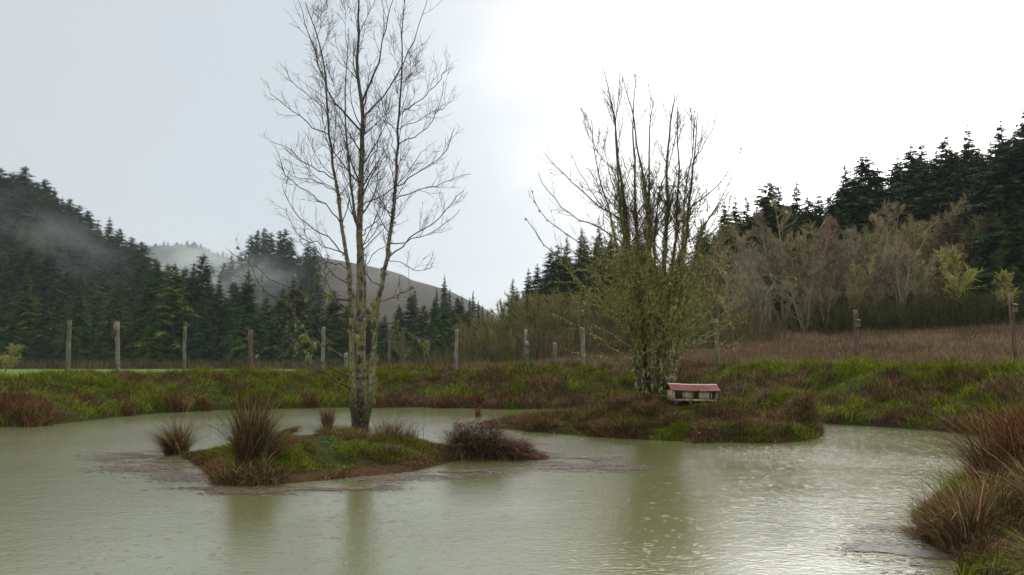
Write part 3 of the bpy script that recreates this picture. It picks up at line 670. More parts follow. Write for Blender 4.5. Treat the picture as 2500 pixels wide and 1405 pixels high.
br = [ # (points, start stem, radius, depth change)
 ([(890, 258), (910, 207), (932, 132), (954, 35), (966, -40)], 1, .040, -.9), ([(890, 262), (924, 238), (952, 200), (977, 168), (1012, 88), (1030, 40), (1045, -8)], 1, .032, .8),
 ([(884, 322), (844, 287), (800, 221), (775, 155), (756, 79), (728, 0)], 1, .036, -1.0), ([(849, 628), (790, 572), (740, 545), (710, 510), (692, 465)], 0, .026, -.8),
 ([(824, 450), (790, 425), (750, 405), (715, 368), (672, 350)], 0, .022, .9), ([(806, 350), (757, 318), (740, 290), (705, 268), (660, 230)], 0, .022, -.6),
 ([(804, 300), (790, 262), (750, 235), (715, 205), (693, 165)], 0, .018, .8), ([(833, 540), (790, 488), (735, 462), (700, 432), (675, 402)], 0, .022, -1.0),
 ([(850, 640), (790, 606), (735, 585), (706, 548), (700, 508)], 0, .022, .8), ([(822, 480), (780, 445), (745, 440), (712, 432), (695, 410)], 0, .018, 1.2),
 ([(948, 612), (1010, 565), (1060, 545), (1100, 500), (1132, 466)], 2, .026, -.7), ([(950, 600), (1000, 592), (1050, 572), (1090, 545), (1122, 512)], 2, .022, .9),
 ([(966, 490), (1020, 460), (1062, 457), (1098, 440), (1150, 425)], 2, .022, .6), ([(969, 440), (1020, 420), (1060, 395), (1098, 360), (1110, 312)], 2, .022, -.9),
 ([(972, 352), (1020, 330), (1055, 300), (1072, 260), (1082, 198)], 2, .020, .9), ([(975, 262), (1010, 240), (1045, 228), (1075, 185), (1108, 165)], 2, .018, -.7),
 ([(975, 300), (1020, 292), (1060, 268), (1102, 250)], 2, .014, 1.0), ([(878, 590), (905, 560), (930, 530), (945, 500), (962, 470)], 1, .022, -.8),
 ([(878, 500), (905, 488), (950, 470), (1000, 420), (1030, 370)], 1, .022, -1.2), ([(880, 440), (910, 380), (930, 330), (940, 270), (945, 230)], 1, .018, -.9),
 ([(858, 753), (820, 748), (792, 742), (728, 735), (685, 742), (650, 721), (621, 685), (600, 632)], 0, .034, -1.1), ([(858, 753), (820, 742), (778, 732), (703, 707), (667, 692), (632, 664), (580, 605)], 0, .028, .9),
 ([(856, 960), (835, 945), (799, 913), (749, 885), (703, 863), (657, 846), (625, 840)], 0, .040, -1.2), ([(857, 905), (778, 881), (742, 853), (714, 828), (689, 806), (664, 778), (658, 755)], 0, .032, -.6),
 ([(856, 878), (806, 856), (778, 835), (749, 817), (728, 792), (712, 749)], 0, .028, .9), ([(912, 824), (931, 814), (959, 812), (995, 814), (1023, 821), (1042, 832)], 2, .026, -.8),
 ([(920, 738), (959, 728), (991, 712), (1020, 700)], 2, .018, .8), ([(945, 640), (985, 650), (1020, 668), (1052, 655)], 2, .014, -.8),
 ([(858, 690), (820, 672), (790, 640), (764, 590), (740, 560)], 0, .022, 1.1), ([(860, 790), (836, 760), (800, 700), (790, 660)], 0, .016, -1.3),
 ([(852, 650), (820, 640), (770, 625), (742, 600)], 0, .018, -1.2), ([(930, 715), (905, 700), (880, 660), (925, 610), (960, 590)], 2, .018, -1.4), ([(970, 380), (950, 320), (935, 262), (925, 220)], 2, .014, -.8)]
BP = []; BR = []
for pts, si, r, dy in br:
    Pst, Rst = S3[si]; i = np.argmin(np.abs(Pst[:, 2]-at(pts[0][0], pts[0][1], Y0)[2]))
    P = stem3(pts, Pst[i, 1], dy, 12); P[:, 1] += (Pst[i, 1]-P[0, 1]); P += (Pst[i]-P[0])*(np.linspace(1, 0, 12)[:, None]**2)
    P[1:-1] += rng.normal(0, .025, (10, 3)); BP.append(P); BR.append(axis_of(P, r*.85, .007, .8))
BP = np.array(BP); BR = np.array(BR); nb0 = len(BP)
auto = []
for si, (P, Rr) in enumerate(S3):
    n = len(P); a, b = (.42, .98) if si < 3 else (.3, .98)
    q = spawn(P[None], Rr[None], (19, 22, 20, 14)[si], a, b, 48, lambda pl, t: 2.3*(1.25-.85*t), 12, .075, .06, .34, .008)
    auto.append(q)
AP = np.concatenate([BP]+[q[0] for q in auto]); AR = np.concatenate([BR]+[q[1] for q in auto]); ids = np.arange(len(AP))
b2 = spawn(AP, AR, 7, .22, 1, 42, lambda pl, t: .85*(1.2-.6*t)*(pl/2.4)**.6, 7, .11, .09, .5, .0065, ids)
b3 = spawn(b2[0], b2[1], 5, .15, 1, 42, lambda pl, t: .30*(1.2-.4*t), 4, .09, .12, .6, .0045, b2[2])
LIC = [(.24, .245, .085), (.19, .20, .06), (.30, .30, .15), (.13, .14, .04)]
for i in range(len(AP)):
    # limbs drawn one by one, small shoots joined to the nearest limb's mesh
    if i >= 60: break
    mine = [i] if i < 59 else list(range(59, len(AP)))
    mb = MB(); sel = np.isin(b2[2], mine); tubes(mb, AP[mine], AR[mine], 6); tubes(mb, b2[0][sel], b2[1][sel], 4)
    sel = np.isin(b3[2], mine); tubes(mb, b3[0][sel], b3[1][sel], 3); mb.build('branch', M_BRANCH, t1, ORI)
lb = MB(); pts = []
for (P, Rr) in S3[:3]:
    k = 130; t = rng.random(k)**1.6*(len(P)-1)*.62; i = t.astype(int); f = (t-i)[:, None]; c = P[i]*(1-f)+P[i+1]*f
    a = rng.uniform(0, 6.28, k); pts.append(c+np.stack([np.cos(a), np.sin(a), 0*a], 1)*(Rr[i])[:, None])
tufts(lb, np.concatenate(pts), rng.uniform(.03, .085, 390), 16, LIC, .6)
low = [20, 21, 22, 23, 24, 25, 26, 29]
pp = AP[rng.choice(low, 170), rng.integers(2, 12, 170)]; tufts(lb, pp, rng.uniform(.02, .06, 170), 12, LIC, .7)
sel = np.isin(b2[2], low); q = b2[0][sel]; pp = q[rng.integers(0, len(q), 130), rng.integers(1, 7, 130)]; tufts(lb, pp, rng.uniform(.02, .065, 130), 12, LIC, .9)
for (x, y) in [(743, 822), (765, 845), (805, 725), (1042, 840), (1040, 850), (752, 878), (868, 822), (912, 745), (905, 775), (915, 880), (756, 900)]:
    P = at(np.full(5, x)+rng.normal(0, 3, 5), np.full(5, y)+rng.normal(0, 5, 5), Y0-.5); tufts(lb, P, .08, 26, LIC[:3], .9)
lb.build('lichen', M_LICHEN, t1, ORI)

# the mossy many-stemmed tree on the big island
OX = gp(1603, 980, .85); OR2 = (float(OX[0]), float(OX[1]), float(OX[2])-.1); Y2 = OR2[1]
t2 = empty('mossy_tree', OR2, 'bare many-stemmed tree thick with yellow-green moss beside the duck house', 'tree')
st2 = [
 ([(1578, 990), (1562, 880), (1548, 760), (1538, 640), (1528, 540), (1524, 500), (1514, 430), (1507, 347), (1500, 297), (1493, 244), (1481, 194), (1470, 160)], .3, .17),
 ([(1572, 990), (1556, 860), (1540, 700), (1524, 600), (1514, 520), (1508, 430), (1503, 380), (1504, 300), (1510, 225), (1513, 175)], -.6, .10),
 ([(1590, 990), (1575, 850), (1562, 700), (1553, 533), (1552, 409), (1547, 326), (1545, 252), (1553, 182), (1558, 162)], .8, .12),
 ([(1596, 990), (1590, 860), (1585, 700), (1582, 533), (1575, 470), (1560, 400), (1553, 330), (1552, 290), (1543, 255), (1520, 200), (1515, 178)], -.9, .13),
 ([(1602, 990), (1596, 850), (1590, 700), (1582, 540), (1588, 471), (1584, 368), (1584, 293), (1596, 264), (1600, 215)], .4, .12),
 ([(1612, 990), (1612, 850), (1615, 700), (1627, 574), (1629, 450), (1630, 328), (1640, 297), (1644, 244), (1652, 198), (1659, 150)], -.5, .15),
 ([(1618, 990), (1625, 850), (1638, 700), (1656, 553), (1658, 368), (1654, 227), (1653, 190)], .9, .10),
 ([(1628, 990), (1645, 850), (1662, 700), (1679, 553), (1681, 491), (1695, 388), (1701, 306), (1707, 240)], -.2, .13),
 ([(1622, 990), (1634, 850), (1648, 700), (1668, 553), (1672, 460), (1688, 400), (1694, 300), (1690, 245)], -1.0, .08),
 ([(1568, 990), (1545, 840), (1525, 700), (1498, 560), (1480, 500), (1462, 420), (1450, 360), (1443, 293)], -.9, .09),
 ([(1610, 990), (1605, 850), (1600, 720), (1600, 600), (1606, 480), (1622, 440), (1634, 400), (1652, 330), (1668, 280)], 1.2, .07),
 ([(1635, 990), (1655, 850), (1685, 700), (1716, 553), (1753, 500), (1778, 462), (1798, 413), (1812, 345)], .9, .07),
 ([(1586, 990), (1570, 850), (1556, 730), (1545, 620), (1530, 540), (1500, 470), (1480, 400), (1475, 330)], 1.3, .06)]
Q3 = []
for pts, dy, r in st2:
    P = stem3(pts, Y2, dy*1.6, 28); P[:, 0] += (vn(np.arange(28)*.8, P[:, 0]*0, int(abs(dy)*100))-.5)*.09
    bx = (pts[0][0]-1600)/1950*Y2; P[:, 1] += dy*.35*(1-np.linspace(0, 1, 28))
    Rr = axis_of(P, r*1.15, .010, .62); Rr[0] *= 1.3; Q3.append((P, Rr))
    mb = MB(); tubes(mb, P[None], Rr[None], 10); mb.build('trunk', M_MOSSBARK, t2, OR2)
br2 = [
 ([(1510, 540), (1489, 529), (1443, 491), (1398, 442), (1357, 405), (1332, 372)], 0, .035, -.9), ([(1520, 620), (1480, 575), (1448, 557), (1394, 529), (1357, 491), (1324, 450), (1315, 420)], 0, .035, .8),
 ([(1556, 850), (1470, 745), (1406, 690), (1365, 636), (1328, 595), (1283, 537)], 1, .040, -1.4), ([(1540, 730), (1423, 600), (1336, 553), (1311, 512), (1299, 471)], 1, .03, 1.2),
 ([(1679, 520), (1728, 475), (1770, 434), (1794, 392), (1815, 355)], 7, .03, .8), ([(1690, 420), (1720, 351), (1741, 310), (1747, 281)], 7, .02, -.8),
 ([(1640, 740), (1690, 680), (1728, 660), (1768, 660), (1828, 670), (1887, 678), (1940, 681)], 7, .036, -1.2), ([(1565, 905), (1541, 881), (1497, 861), (1461, 829), (1421, 805), (1389, 785), (1349, 769)], 1, .04, -1.5),
 ([(1550, 830), (1520, 800), (1489, 773), (1445, 735), (1405, 682), (1369, 642)], 1, .036, -.6), ([(1555, 800), (1500, 760), (1470, 750), (1440, 740), (1390, 740)], 1, .026, 1.1),
 ([(1545, 700), (1490, 650), (1450, 640), (1400, 612), (1360, 600)], 0, .028, -1.3), ([(1550, 770), (1490, 710), (1440, 700), (1395, 690), (1340, 690)], 0, .028, .9),
 ([(1655, 800), (1700, 745), (1740, 720), (1765, 728), (1772, 765)], 7, .035, -1.0), ([(1650, 840), (1690, 800), (1730, 790), (1770, 780), (1790, 800)], 7, .028, .5),
 ([(1645, 880), (1690, 850), (1720, 835), (1760, 838), (1790, 850)], 7, .024, -.9), ([(1660, 740), (1700, 690), (1745, 650), (1790, 620), (1830, 612)], 7, .028, .9),
 ([(1670, 700), (1720, 640), (1760, 600), (1775, 540), (1782, 480)], 7, .026, -1.1), ([(1530, 560), (1490, 530), (1450, 475), (1420, 430), (1393, 370)], 0, .024, 1.0),
 ([(1510, 420), (1480, 400), (1455, 360), (1430, 300), (1420, 260)], 0, .018, .8), ([(1632, 470), (1660, 460), (1690, 400), (1700, 370)], 5, .018, -.9),
 ([(1627, 590), (1600, 550), (1580, 500), (1570, 450), (1565, 400)], 5, .022, -1.0), ([(1545, 760), (1500, 700), (1450, 665), (1420, 660), (1400, 665)], 1, .028, -1.6), ([(1570, 930), (1530, 905), (1490, 870), (1430, 868), (1395, 862)], 1, .02, -1.0)]
BP = []; BR = []
for pts, si, r, dy in br2:
    Pst, Rst = Q3[si]; i = np.argmin(np.abs(Pst[:, 2]-at(pts[0][0], pts[0][1], Y2)[2]))
    P = stem3(pts, Y2, dy*1.5, 12); P[:, 1] += (Pst[i, 1]-P[0, 1]); P += (Pst[i]-P[0])*(np.linspace(1, 0, 12)[:, None]**2)
    P[1:-1] += rng.normal(0, .03, (10, 3)); BP.append(P); BR.append(axis_of(P, r, .010, .8))
au = []
for si, (P, Rr) in enumerate(Q3):
    au.append(spawn(P[None], Rr[None], 15, .14, .56, 50, lambda pl, t: 2.9*(1.15-.7*t), 12, .035, .10, .30, .013))      # mossy lower brush
    au.append(spawn(P[None], Rr[None], 12, .45, .97, 34, lambda pl, t: 2.2*(1.2-.85*t), 12, .085, .04, .35, .012))
AP = np.concatenate([np.array(BP)]+[q[0] for q in au]); AR = np.concatenate([np.array(BR)]+[q[1] for q in au]); ids = np.arange(len(AP))
b2 = spawn(AP, AR, 7, .15, 1, 40, lambda pl, t: .75*(1.2-.6*t)*(pl/2.4)**.6, 7, .09, .10, .5, .008, ids)
b3 = spawn(b2[0], b2[1], 4, .15, 1, 42, lambda pl, t: .28*(1.2-.4*t), 4, .08, .12, .6, .0065, b2[2])
for i in range(60):
    mine = [i] if i < 59 else list(range(59, len(AP)))
    mb = MB(); sel = np.isin(b2[2], mine); tubes(mb, AP[mine], AR[mine], 6); tubes(mb, b2[0][sel], b2[1][sel], 4)
    sel = np.isin(b3[2], mine) & (b3[0][:, 0, 2] < 9.5); tubes(mb, b3[0][sel], b3[1][sel], 3); mb.build('branch', M_BRANCH2, t2, OR2)
lb = MB(); pts = []; LIC2 = [(.30, .31, .06), (.17, .17, .03), (.42, .44, .20), (.08, .075, .02), (.50, .51, .30)]
for (P, Rr) in Q3:
    k = 330; t = rng.beta(1.6, 2.0, k)*(len(P)-1)*.74; i = t.astype(int); f = (t-i)[:, None]; c = P[i]*(1-f)+P[i+1]*f
    a = rng.uniform(0, 6.28, k); pts.append(c+np.stack([np.cos(a), np.sin(a), 0*a], 1)*(Rr[i])[:, None])
pts = np.concatenate(pts); tufts(lb, pts, rng.uniform(.04, .13, len(pts)), 9, LIC2, 1.0)
lo = (AP[:, 0, 2] < 6.2); q = AP[lo]; k = 8500; pp = q[rng.integers(0, len(q), k), rng.integers(1, 12, k)]; tufts(lb, pp, rng.uniform(.012, .06, k), 7, LIC2, 1.0)
lo = (b2[0][:, 0, 2] < 6.0); q = b2[0][lo]; k = 9500; pp = q[rng.integers(0, len(q), k), rng.integers(0, 7, k)]; tufts(lb, pp, rng.uniform(.010, .036, k), 5, LIC2+[(.38, .40, .17)], .8)
hi = (AP[:, 0, 2] >= 6); q = AP[hi]; k = 500; pp = q[rng.integers(0, len(q), k), rng.integers(0, 8, k)]; tufts(lb, pp, rng.uniform(.02, .04, k), 5, LIC2, .3)
lb.build('lichen', M_LICHEN, t2, OR2)

# ------------------------------------------------------------------ fence posts
post_group = 'tall wooden fence posts on the bank'
def post(px, ytop, ybot, wpx, Y, m, label, lean=0.0, notches=(), pxt=None):
    b = at(px, ybot, Y); tp = at(px if pxt is None else pxt, ytop, Y); g = Hs(b[0], Y)
    h = tp[2]-g+.4; wd = wpx/F*Y; n = 12; t = np.linspace(0, 1, n)
    P = np.stack([b[0]+(tp[0]-b[0])*t, Y+0*t, g-.4+h*t], 1); P[1:-1, 0] += rng.normal(0, .008, n-2)
    mb = MB(); sides = 8; r = np.full(n, wd*.54)*(1-.08*t)*(1+rng.normal(0, .035, n))
    for k in notches: r[k] *= .72
    tubes(mb, P[None], r[None], sides, cap=True)
    v = mb.v[0].reshape(n, sides, 3); v[-1, :, 2] += rng.normal(0, .025, sides); mb.v[0] = v.reshape(-1, 3)
    return mb, P, (float(P[0, 0]), Y, float(g)), wd
PD = [(165, 783, 915, 11, 41.5, M_OLIVEWOOD, 'tall olive-grey fence post leftmost in the row', (8, 10), 170), (289, 787, 905, 10, 44, M_GREYWOOD, 'grey fence post with a small board nailed at its top', (9,), 287),
      (450, 797, 906, 8, 45, M_OLIVEWOOD, 'plain olive-grey fence post, third from the left', (), 452), (614, 808, 898, 11, 46, M_BROWNWOOD, 'stout rusty brown fence post left of the tall tree', (7,), 611),
      (788, 799, 902, 8, 46, M_GREYWOOD, 'slim grey fence post just left of the lichened trunks', (), 790), (951, 795, 911, 8, 45, M_BROWNWOOD, 'crooked reddish fence post just right of the lichened trunks', (4, 7), 950),
      (1113, 805, 912, 8, 44.5, M_GREYWOOD, 'smooth pale grey fence post midway between the two big trees', (), 1115), (1279, 805, 905, 8, 44, M_GREYWOOD, 'leaning grey fence post with ivy at its foot', (), 1284),
      (1424, 800, 897, 11, 45, M_GREYWOOD, 'broad silvery fence post at the left of the mossy tree', (), 1422), (1753, 780, 890, 11, 43, M_OLIVEWOOD, 'lichened fence post right of the mossy tree', (), 1748)]
for px, yt, yb, wp, Y, m, lab, nt_, pt in PD:
    mb, P, o, wd = post(px, yt, yb, wp, Y, m, lab, notches=nt_, pxt=pt)
    if px in (289, 1279):
        e = empty('fence_post', o, lab, 'fence post', post_group); mb.build('post_shaft', m, e, o, smooth=False)
        if px == 289:
            q = MB(); q.box((P[-1, 0]-.14, Y-.02, P[-1, 2]-.22), (.10, .05, .42)); q.build('board', M_GREYWOOD, e, o, smooth=False, bevel=.005)
    else: tag(mb.build('fence_post', m, None, o, smooth=False), lab, 'fence post', post_group)
# stump posts
for px, yt, yb, Y, lab in [(845, 862, 900, 47, 'short grey stump post behind the lichened trunks')]:
    mb, P, o, wd = post(px, yt, yb, 9, Y, M_GREYWOOD, lab); tag(mb.build('stump_post', M_GREYWOOD, None, o, smooth=False), lab, 'stump')
def ivy_stump(px, yt, yb, Y, lab, wp):
    mb, P, o, wd = post(px, yt, yb, wp, Y, M_MOSSBARK, lab, notches=(3, 6)); e = empty('ivied_stump', o, lab, 'stump', 'ivied stumps on the bank'); mb.build('stump', M_GREYWOOD, e, o, smooth=False)
    lb = MB(); k = 150; t = rng.random(k)**1.5; c = P[0]*(1-t)[:, None]+P[-1]*t[:, None]; c += rng.normal(0, 1, (k, 3))*np.array([.14, .14, .1])*(1.4-t)[:, None]
    tufts(lb, c, .12, 6, [(.03, .06, .015), (.05, .09, .02), (.16, .17, .05)], .1); lb.build('ivy', M_LICHEN, e, o)
ivy_stump(1287, 835, 905, 43.6, 'pale broken stump wrapped in ivy leaning on the grey post', 9)
ivy_stump(1355, 838, 898, 47, 'dark mossy stump between the ivied post and the silvery post', 10)
def nest_post(px, yt, yb, Y, pxt, lab, bpx, bpy, blab, wp=11):
    mb, P, o, wd = post(px, yt, yb, wp, Y, M_GREYWOOD, lab, pxt=pxt); tag(mb.build('fence_post', M_BROWNWOOD, None, o, smooth=False), lab, 'fence post', post_group)
    c = at(bpx, bpy, Y-.16); e = empty('nest_box', tuple(c), blab, 'bird box', 'bird boxes on posts')
    q = MB(); q.box(c+np.array([0, 0, 0]), (.20, .18, .30)); q.build('box_body', M_OLIVEWOOD, e, c, smooth=False, bevel=.006)
    q = MB(); x, y, z = c; q.add([[x-.13, y-.15, z+.155], [x+.13, y-.15, z+.155], [x+.13, y+.13, z+.26], [x-.13, y+.13, z+.26], [x-.13, y-.15, z+.21], [x+.13, y-.15, z+.21], [x+.13, y+.13, z+.285], [x-.13, y+.13, z+.285]], [[0, 3, 2, 1], [4, 5, 6, 7], [0, 1, 5, 4], [1, 2, 6, 5], [2, 3, 7, 6], [3, 0, 4, 7]]); q.build('box_roof', M_BROWNWOOD, e, c, smooth=False)
    q = MB(); a = np.arange(12)*math.pi/6; v = np.stack([x+.035*np.cos(a), 0*a+y-.092, z+.06+.035*np.sin(a)], 1); v2 = v.copy(); v2[:, 1] -= .006
    q.add(np.r_[v, v2], [[i, (i+1) % 12, 12+(i+1) % 12, 12+i] for i in range(12)]); q.f.append(np.arange(12, 24)[None]); q.build('entrance_shade_disc', M_HOLE_SHADE, e, c, smooth=False)  # solid black disc on the front, painted shade in place of a hole
nest_post(2093, 758, 885, 44, 2088, 'weathered post with a bird box at the dry grass edge', 2094, 792, 'small grey bird box on the post right of centre slope')
nest_post(2480, 718, 860, 40, 2466, 'leaning weathered post at the far right with a bird box', 2478, 755, 'small grey bird box on the leaning far right post')

# ------------------------------------------------------------------ duck house
hc = gp(1697, 987, .83); hx, hy, hz = map(float, hc); hz = max(hz, Hs(hx, hy)-.02)
hh_ = hit(1697, 988); hx, hy, hz = float(hh_[0]), float(hh_[1])+.45, float(hh_[2])+.10; pxm = hy/F
dh = empty('duck_house', (hx, hy, hz), 'long low cream duck house with red roof and three dark openings', 'duck house')
dh.rotation_euler = (0, R(1.4), R(4))
Wd, Hh, Dp = 108*pxm, 25*pxm, .75
oc = [-.375*Wd, .02*Wd, .43*Wd-.06]; ow, oh, oz = .235, .275, .07
q = MB(); xs = [-Wd/2]
for c in oc: xs += [c-ow/2, min(c+ow/2, Wd/2-.03)]
xs += [Wd/2]
q.box((0, -Dp/2+.011, oz/2), (Wd, .022, oz)); q.box((0, -Dp/2+.011, (oz+oh+Hh)/2), (Wd, .022, Hh-oz-oh))
for a, b in ((xs[0], xs[1]), (xs[2], xs[3]), (xs[4], xs[5]), (xs[6], xs[7])): q.box(((a+b)/2, -Dp/2+.011, oz+oh/2), (b-a, .022, oh))
q.build('front_wall', M_CREAM, dh, smooth=False)
q = MB(); q.box((0, Dp/2-.011, Hh/2), (Wd, .022, Hh)); q.build('back_wall', M_CREAM, dh, smooth=False)
for sx in (-1, 1):
    q = MB(); q.box((sx*(Wd/2-.011), 0, Hh/2), (.022, Dp-.046, Hh)); q.build('side_wall', M_CREAM, dh, smooth=False)
q = MB(); q.box((0, 0, .012), (Wd-.05, Dp-.05, .02)); q.build('floor_board', M_BROWNWOOD, dh, smooth=False)
for k, u in enumerate((-.485, -.235, -.13, -.065, .09, .2, .28, .36, .49)):
    q = MB(); q.box((u*Wd, -Dp/2-.008, Hh/2), (.030 if k % 3 else .045, .014, Hh-.01), jit=.0015); q.build('batten', M_CREAM, dh, smooth=False)
q = MB(); nx = 24; X = np.linspace(-Wd/2-.09, Wd/2+.09, nx); sag = -.016*np.cos(X/Wd*math.pi)
prof = [(-Dp/2-.10, Hh+.01), (-.02, Hh+.20), (Dp/2+.12, Hh+.01)]
for j in range(2):
    (y0, z0), (y1, z1) = prof[j], prof[j+1]; rows = 5
    for r_ in range(rows):
        ta, tb = r_/rows, (r_+1)/rows+.06
        ya, yb = y0+(y1-y0)*ta, y0+(y1-y0)*min(tb, 1); za, zb = z0+(z1-z0)*ta, z0+(z1-z0)*min(tb, 1)
        lift = .012 if j == 0 else 0
        v = np.concatenate([np.stack([X, 0*X+ya, za+sag+lift+rng.normal(0, .003, nx)], 1), np.stack([X, 0*X+yb, zb+sag], 1), np.stack([X, 0*X+ya, za+sag+lift-.014], 1), np.stack([X, 0*X+yb, zb+sag-.014], 1)])
        i = np.arange(nx-1); f = np.concatenate([np.stack([i, i+1, nx+i+1, nx+i], 1), np.stack([2*nx+i, 3*nx+i, 3*nx+i+1, 2*nx+i+1], 1), np.stack([2*nx+i, 2*nx+i+1, i+1, i], 1)]); q.add(v, f)
q.build('roof', M_ROOF, dh, smooth=False)
q = MB(); P = np.stack([X, 0*X-.02, Hh+.21+sag+rng.normal(0, .003, nx)], 1); tubes(q, P[None], np.full((1, nx), .026), 6); q.build('ridge_cap', M_WHITE, dh)
q = MB()
for sx in (-.42, -.1, .2, .42): q.box((sx*Wd, -.1, -.07), (.09, .55, .13))
q.build('skid', M_BROWNWOOD, dh, smooth=False)
q = MB(); k = 90; c = np.stack([rng.normal(.05, .2, k), rng.uniform(-Dp/2-.15, -.1, k), 0*np.zeros(k)], 1); c[:, 2] = Hh+.03+(c[:, 1]+Dp/2)*.42
blades(q, c, .12, .006, 1.2, rng.uniform(0, 6.28, k), np.tile(BROWN*.7, (k, 1))); q.build('fallen_twigs', M_TWIG, dh)

# ------------------------------------------------------------------ rushes and tussocks
def tussock(name, px, py, z, ht, rad, n, cols, label, group, lean=.45, bias=(0, 0), width=.011, arch=1.7, xy=None, seg=4):
    if xy is None: g = hit(px, py); x, y = float(g[0]), float(g[1])
    else: x, y = xy
    zz = max(Hs(x, y), -.02)
    az = rng.uniform(0, 2*math.pi, n); rr = rad*.30*np.sqrt(rng.random(n)); ns = int(4+rad*7); sc = rng.integers(0, ns, n)
    oa = rng.uniform(0, 6.28, ns); orr = rad*.55*np.sqrt(rng.random(ns)); hs = rng.uniform(.5, 1.08, ns); hs[0] = 1.08; orr[0] *= .3; sl = rng.normal(0, .30, (ns, 2))*min(lean*2, 1)
    b = np.stack([x+np.cos(az)*rr+(np.cos(oa)*orr)[sc], y+np.sin(az)*rr+(np.sin(oa)*orr)[sc], 0*az], 1); b[:, 2] = np.maximum(H(b[:, 0], b[:, 1]), -.03)-.03
    az = az+rng.normal(0, .55, n); q_ = lean*rng.uniform(.1, 1.6, n)*np.where(rng.random(n) < .24, 2.4, 1.0)
    lx = np.cos(az)*q_+bias[0]*rng.uniform(.3, 1.4, n)+sl[sc, 0]; ly = np.sin(az)*q_+bias[1]*rng.uniform(.3, 1.4, n)+sl[sc, 1]
    C = np.asarray(cols)[rng.integers(0, len(cols), n)]*(.22+1.4*rng.random((n, 1))**1.3)
    mb = MB(); blades(mb, b, ht*(1.1-.75*rng.random(n)**.8)*hs[sc]*(.8+.4*vn(az*1.5, az*0+ht*9, 5)), width, np.hypot(lx, ly), np.arctan2(ly, lx), C, arch, seg, .24)
    o = mb.build(name, M_GRASS, None, (x, y, zz)); tag(o, label, 'rush clump' if name == 'rush_clump' else 'grass tussock', group); return o
RUSH = [(.28, .19, .09), (.07, .08, .015), (.13, .055, .022), (.06, .05, .012), (.19, .10, .04), (.075, .035, .02), (.20, .155, .085), (.035, .045, .012)]
DRY = [(.17, .105, .055), (.13, .065, .033), (.22, .16, .09), (.09, .05, .025)]
gi = 'rush clumps on the small island'
tussock('rush_clump', 440, 1108, 0.0, 1.15, .55, 1300, RUSH, 'arching brown rush clump in the water at the left tip of the small island', gi, .5, (-.35, 0), .010)
tussock('rush_clump', 612, 1134, .2, 1.85, .5, 1900, RUSH, 'tallest upright rush clump on the front of the small island', gi, .22, (-.04, 0), .011)
tussock('rush_clump', 640, 1125, .2, .95, .55, 700, RUSH, 'shorter dark rush clump right against the tallest one', gi, .55, (.25, -.1), .010)
tussock('rush_clump', 545, 1172, .05, .5, .5, 500, RUSH+[tuple(STRAW)], 'low straw-streaked tussock at the front left shore of the small island', gi, .7, (0, -.2), .010)
tussock('rush_clump', 640, 1160, .1, .6, .8, 900, RUSH+[tuple(STRAW)], 'drooping dead rush skirt below the tallest clump', gi, .9, (.05, -.5), .010)
tussock('rush_clump', 800, 1046, .4, .95, .32, 600, DRY, 'narrow upright dry clump left of the lichened trunks', gi, .22, (0, 0), .010)
tussock('rush_clump', 818, 1052, .35, .45, .9, 700, DRY, 'pale dry grass round the foot of the narrow clump', gi, .5, (0, 0), .007)
tussock('rush_clump', 965, 1066, .3, .85, .85, 420, DRY+RUSH, 'sparse reddish rushes at the back shore right of the trunks', gi, .5, (0, 0), .008)
tussock('rush_clump', 990, 1072, .2, .5, .4, 250, DRY+[tuple(DEEP)], 'small leafy tussock beside the sparse rushes', gi, .45, (.05, 0), .009)
tussock('rush_clump', 952, 1108, .25, .38, .5, 500, [tuple(DEEP), tuple(TAN*.8), tuple(BROWN)], 'dark hummock with a green top on the right half of the small island', gi, .8, (0, -.15), .009)
tussock('rush_clump', 865, 1075, .4, .55, .55, 600, DRY, 'flattened dry grass at the foot of the lichened trunks', gi, 1.1, (.25, -.4), .008)
# big leaning heap at the right tip
CREST = [(.11, .045, .025), (.17, .08, .04), (.24, .17, .12), (.06, .032, .02), (.34, .28, .22)]
g = gp(1130, 1118, 0); n = 2600
mb = MB(); u = rng.random(n); bx = g[0]-.35+u*1.7; by = g[1]+.35+rng.normal(0, .28, n)
b = np.stack([bx, by, 0*bx-.02], 1); az = np.where(rng.random(n) < .5, rng.normal(-.15, .55, n), rng.uniform(-3.14, 3.14, n))
hh = (.92-.45*u)*rng.uniform(.5, 1.1, n); blades(mb, b, hh, .012, (.35+.9*u*rng.random(n)+.5*rng.random(n)**2)*np.where(rng.random(n) < .25, 1.8, 1), az, np.asarray(CREST)[rng.integers(0, 5, n)]*rng.uniform(.5, 1.3, (n, 1)), 1.6, 4)
n = 900; b = np.stack([g[0]+rng.uniform(-.3, .9, n), g[1]+.1+rng.normal(0, .2, n), rng.uniform(.15, .75, n)], 1)   # stems hanging over the front
blades(mb, b, .55, .012, 1.9+0*rng.random(n), rng.uniform(-2.2, -.6, n), np.asarray(CREST)[rng.integers(0, 5, n)]*rng.uniform(.6, 1.4, (n, 1)), 1.0, 3)
n = 1300; u = rng.random(n)**.8; b = np.stack([g[0]+.55+u*.95, g[1]+rng.normal(.15, .22, n), (.42-.40*u)*rng.random(n)], 1)
blades(mb, b, .55*rng.uniform(.4, 1.2, n), .012, rng.uniform(.5, 2.0, n), rng.normal(-.3, .8, n), np.asarray(CREST)[rng.integers(0, 5, n)]*rng.uniform(.6, 1.4, (n, 1)), 1.3, 4, .25)
n = 420; u = rng.random(n); b = np.stack([g[0]+.6+u*.9, g[1]+rng.normal(.2, .25, n), (.5-.45*u)*rng.random(n)], 1)
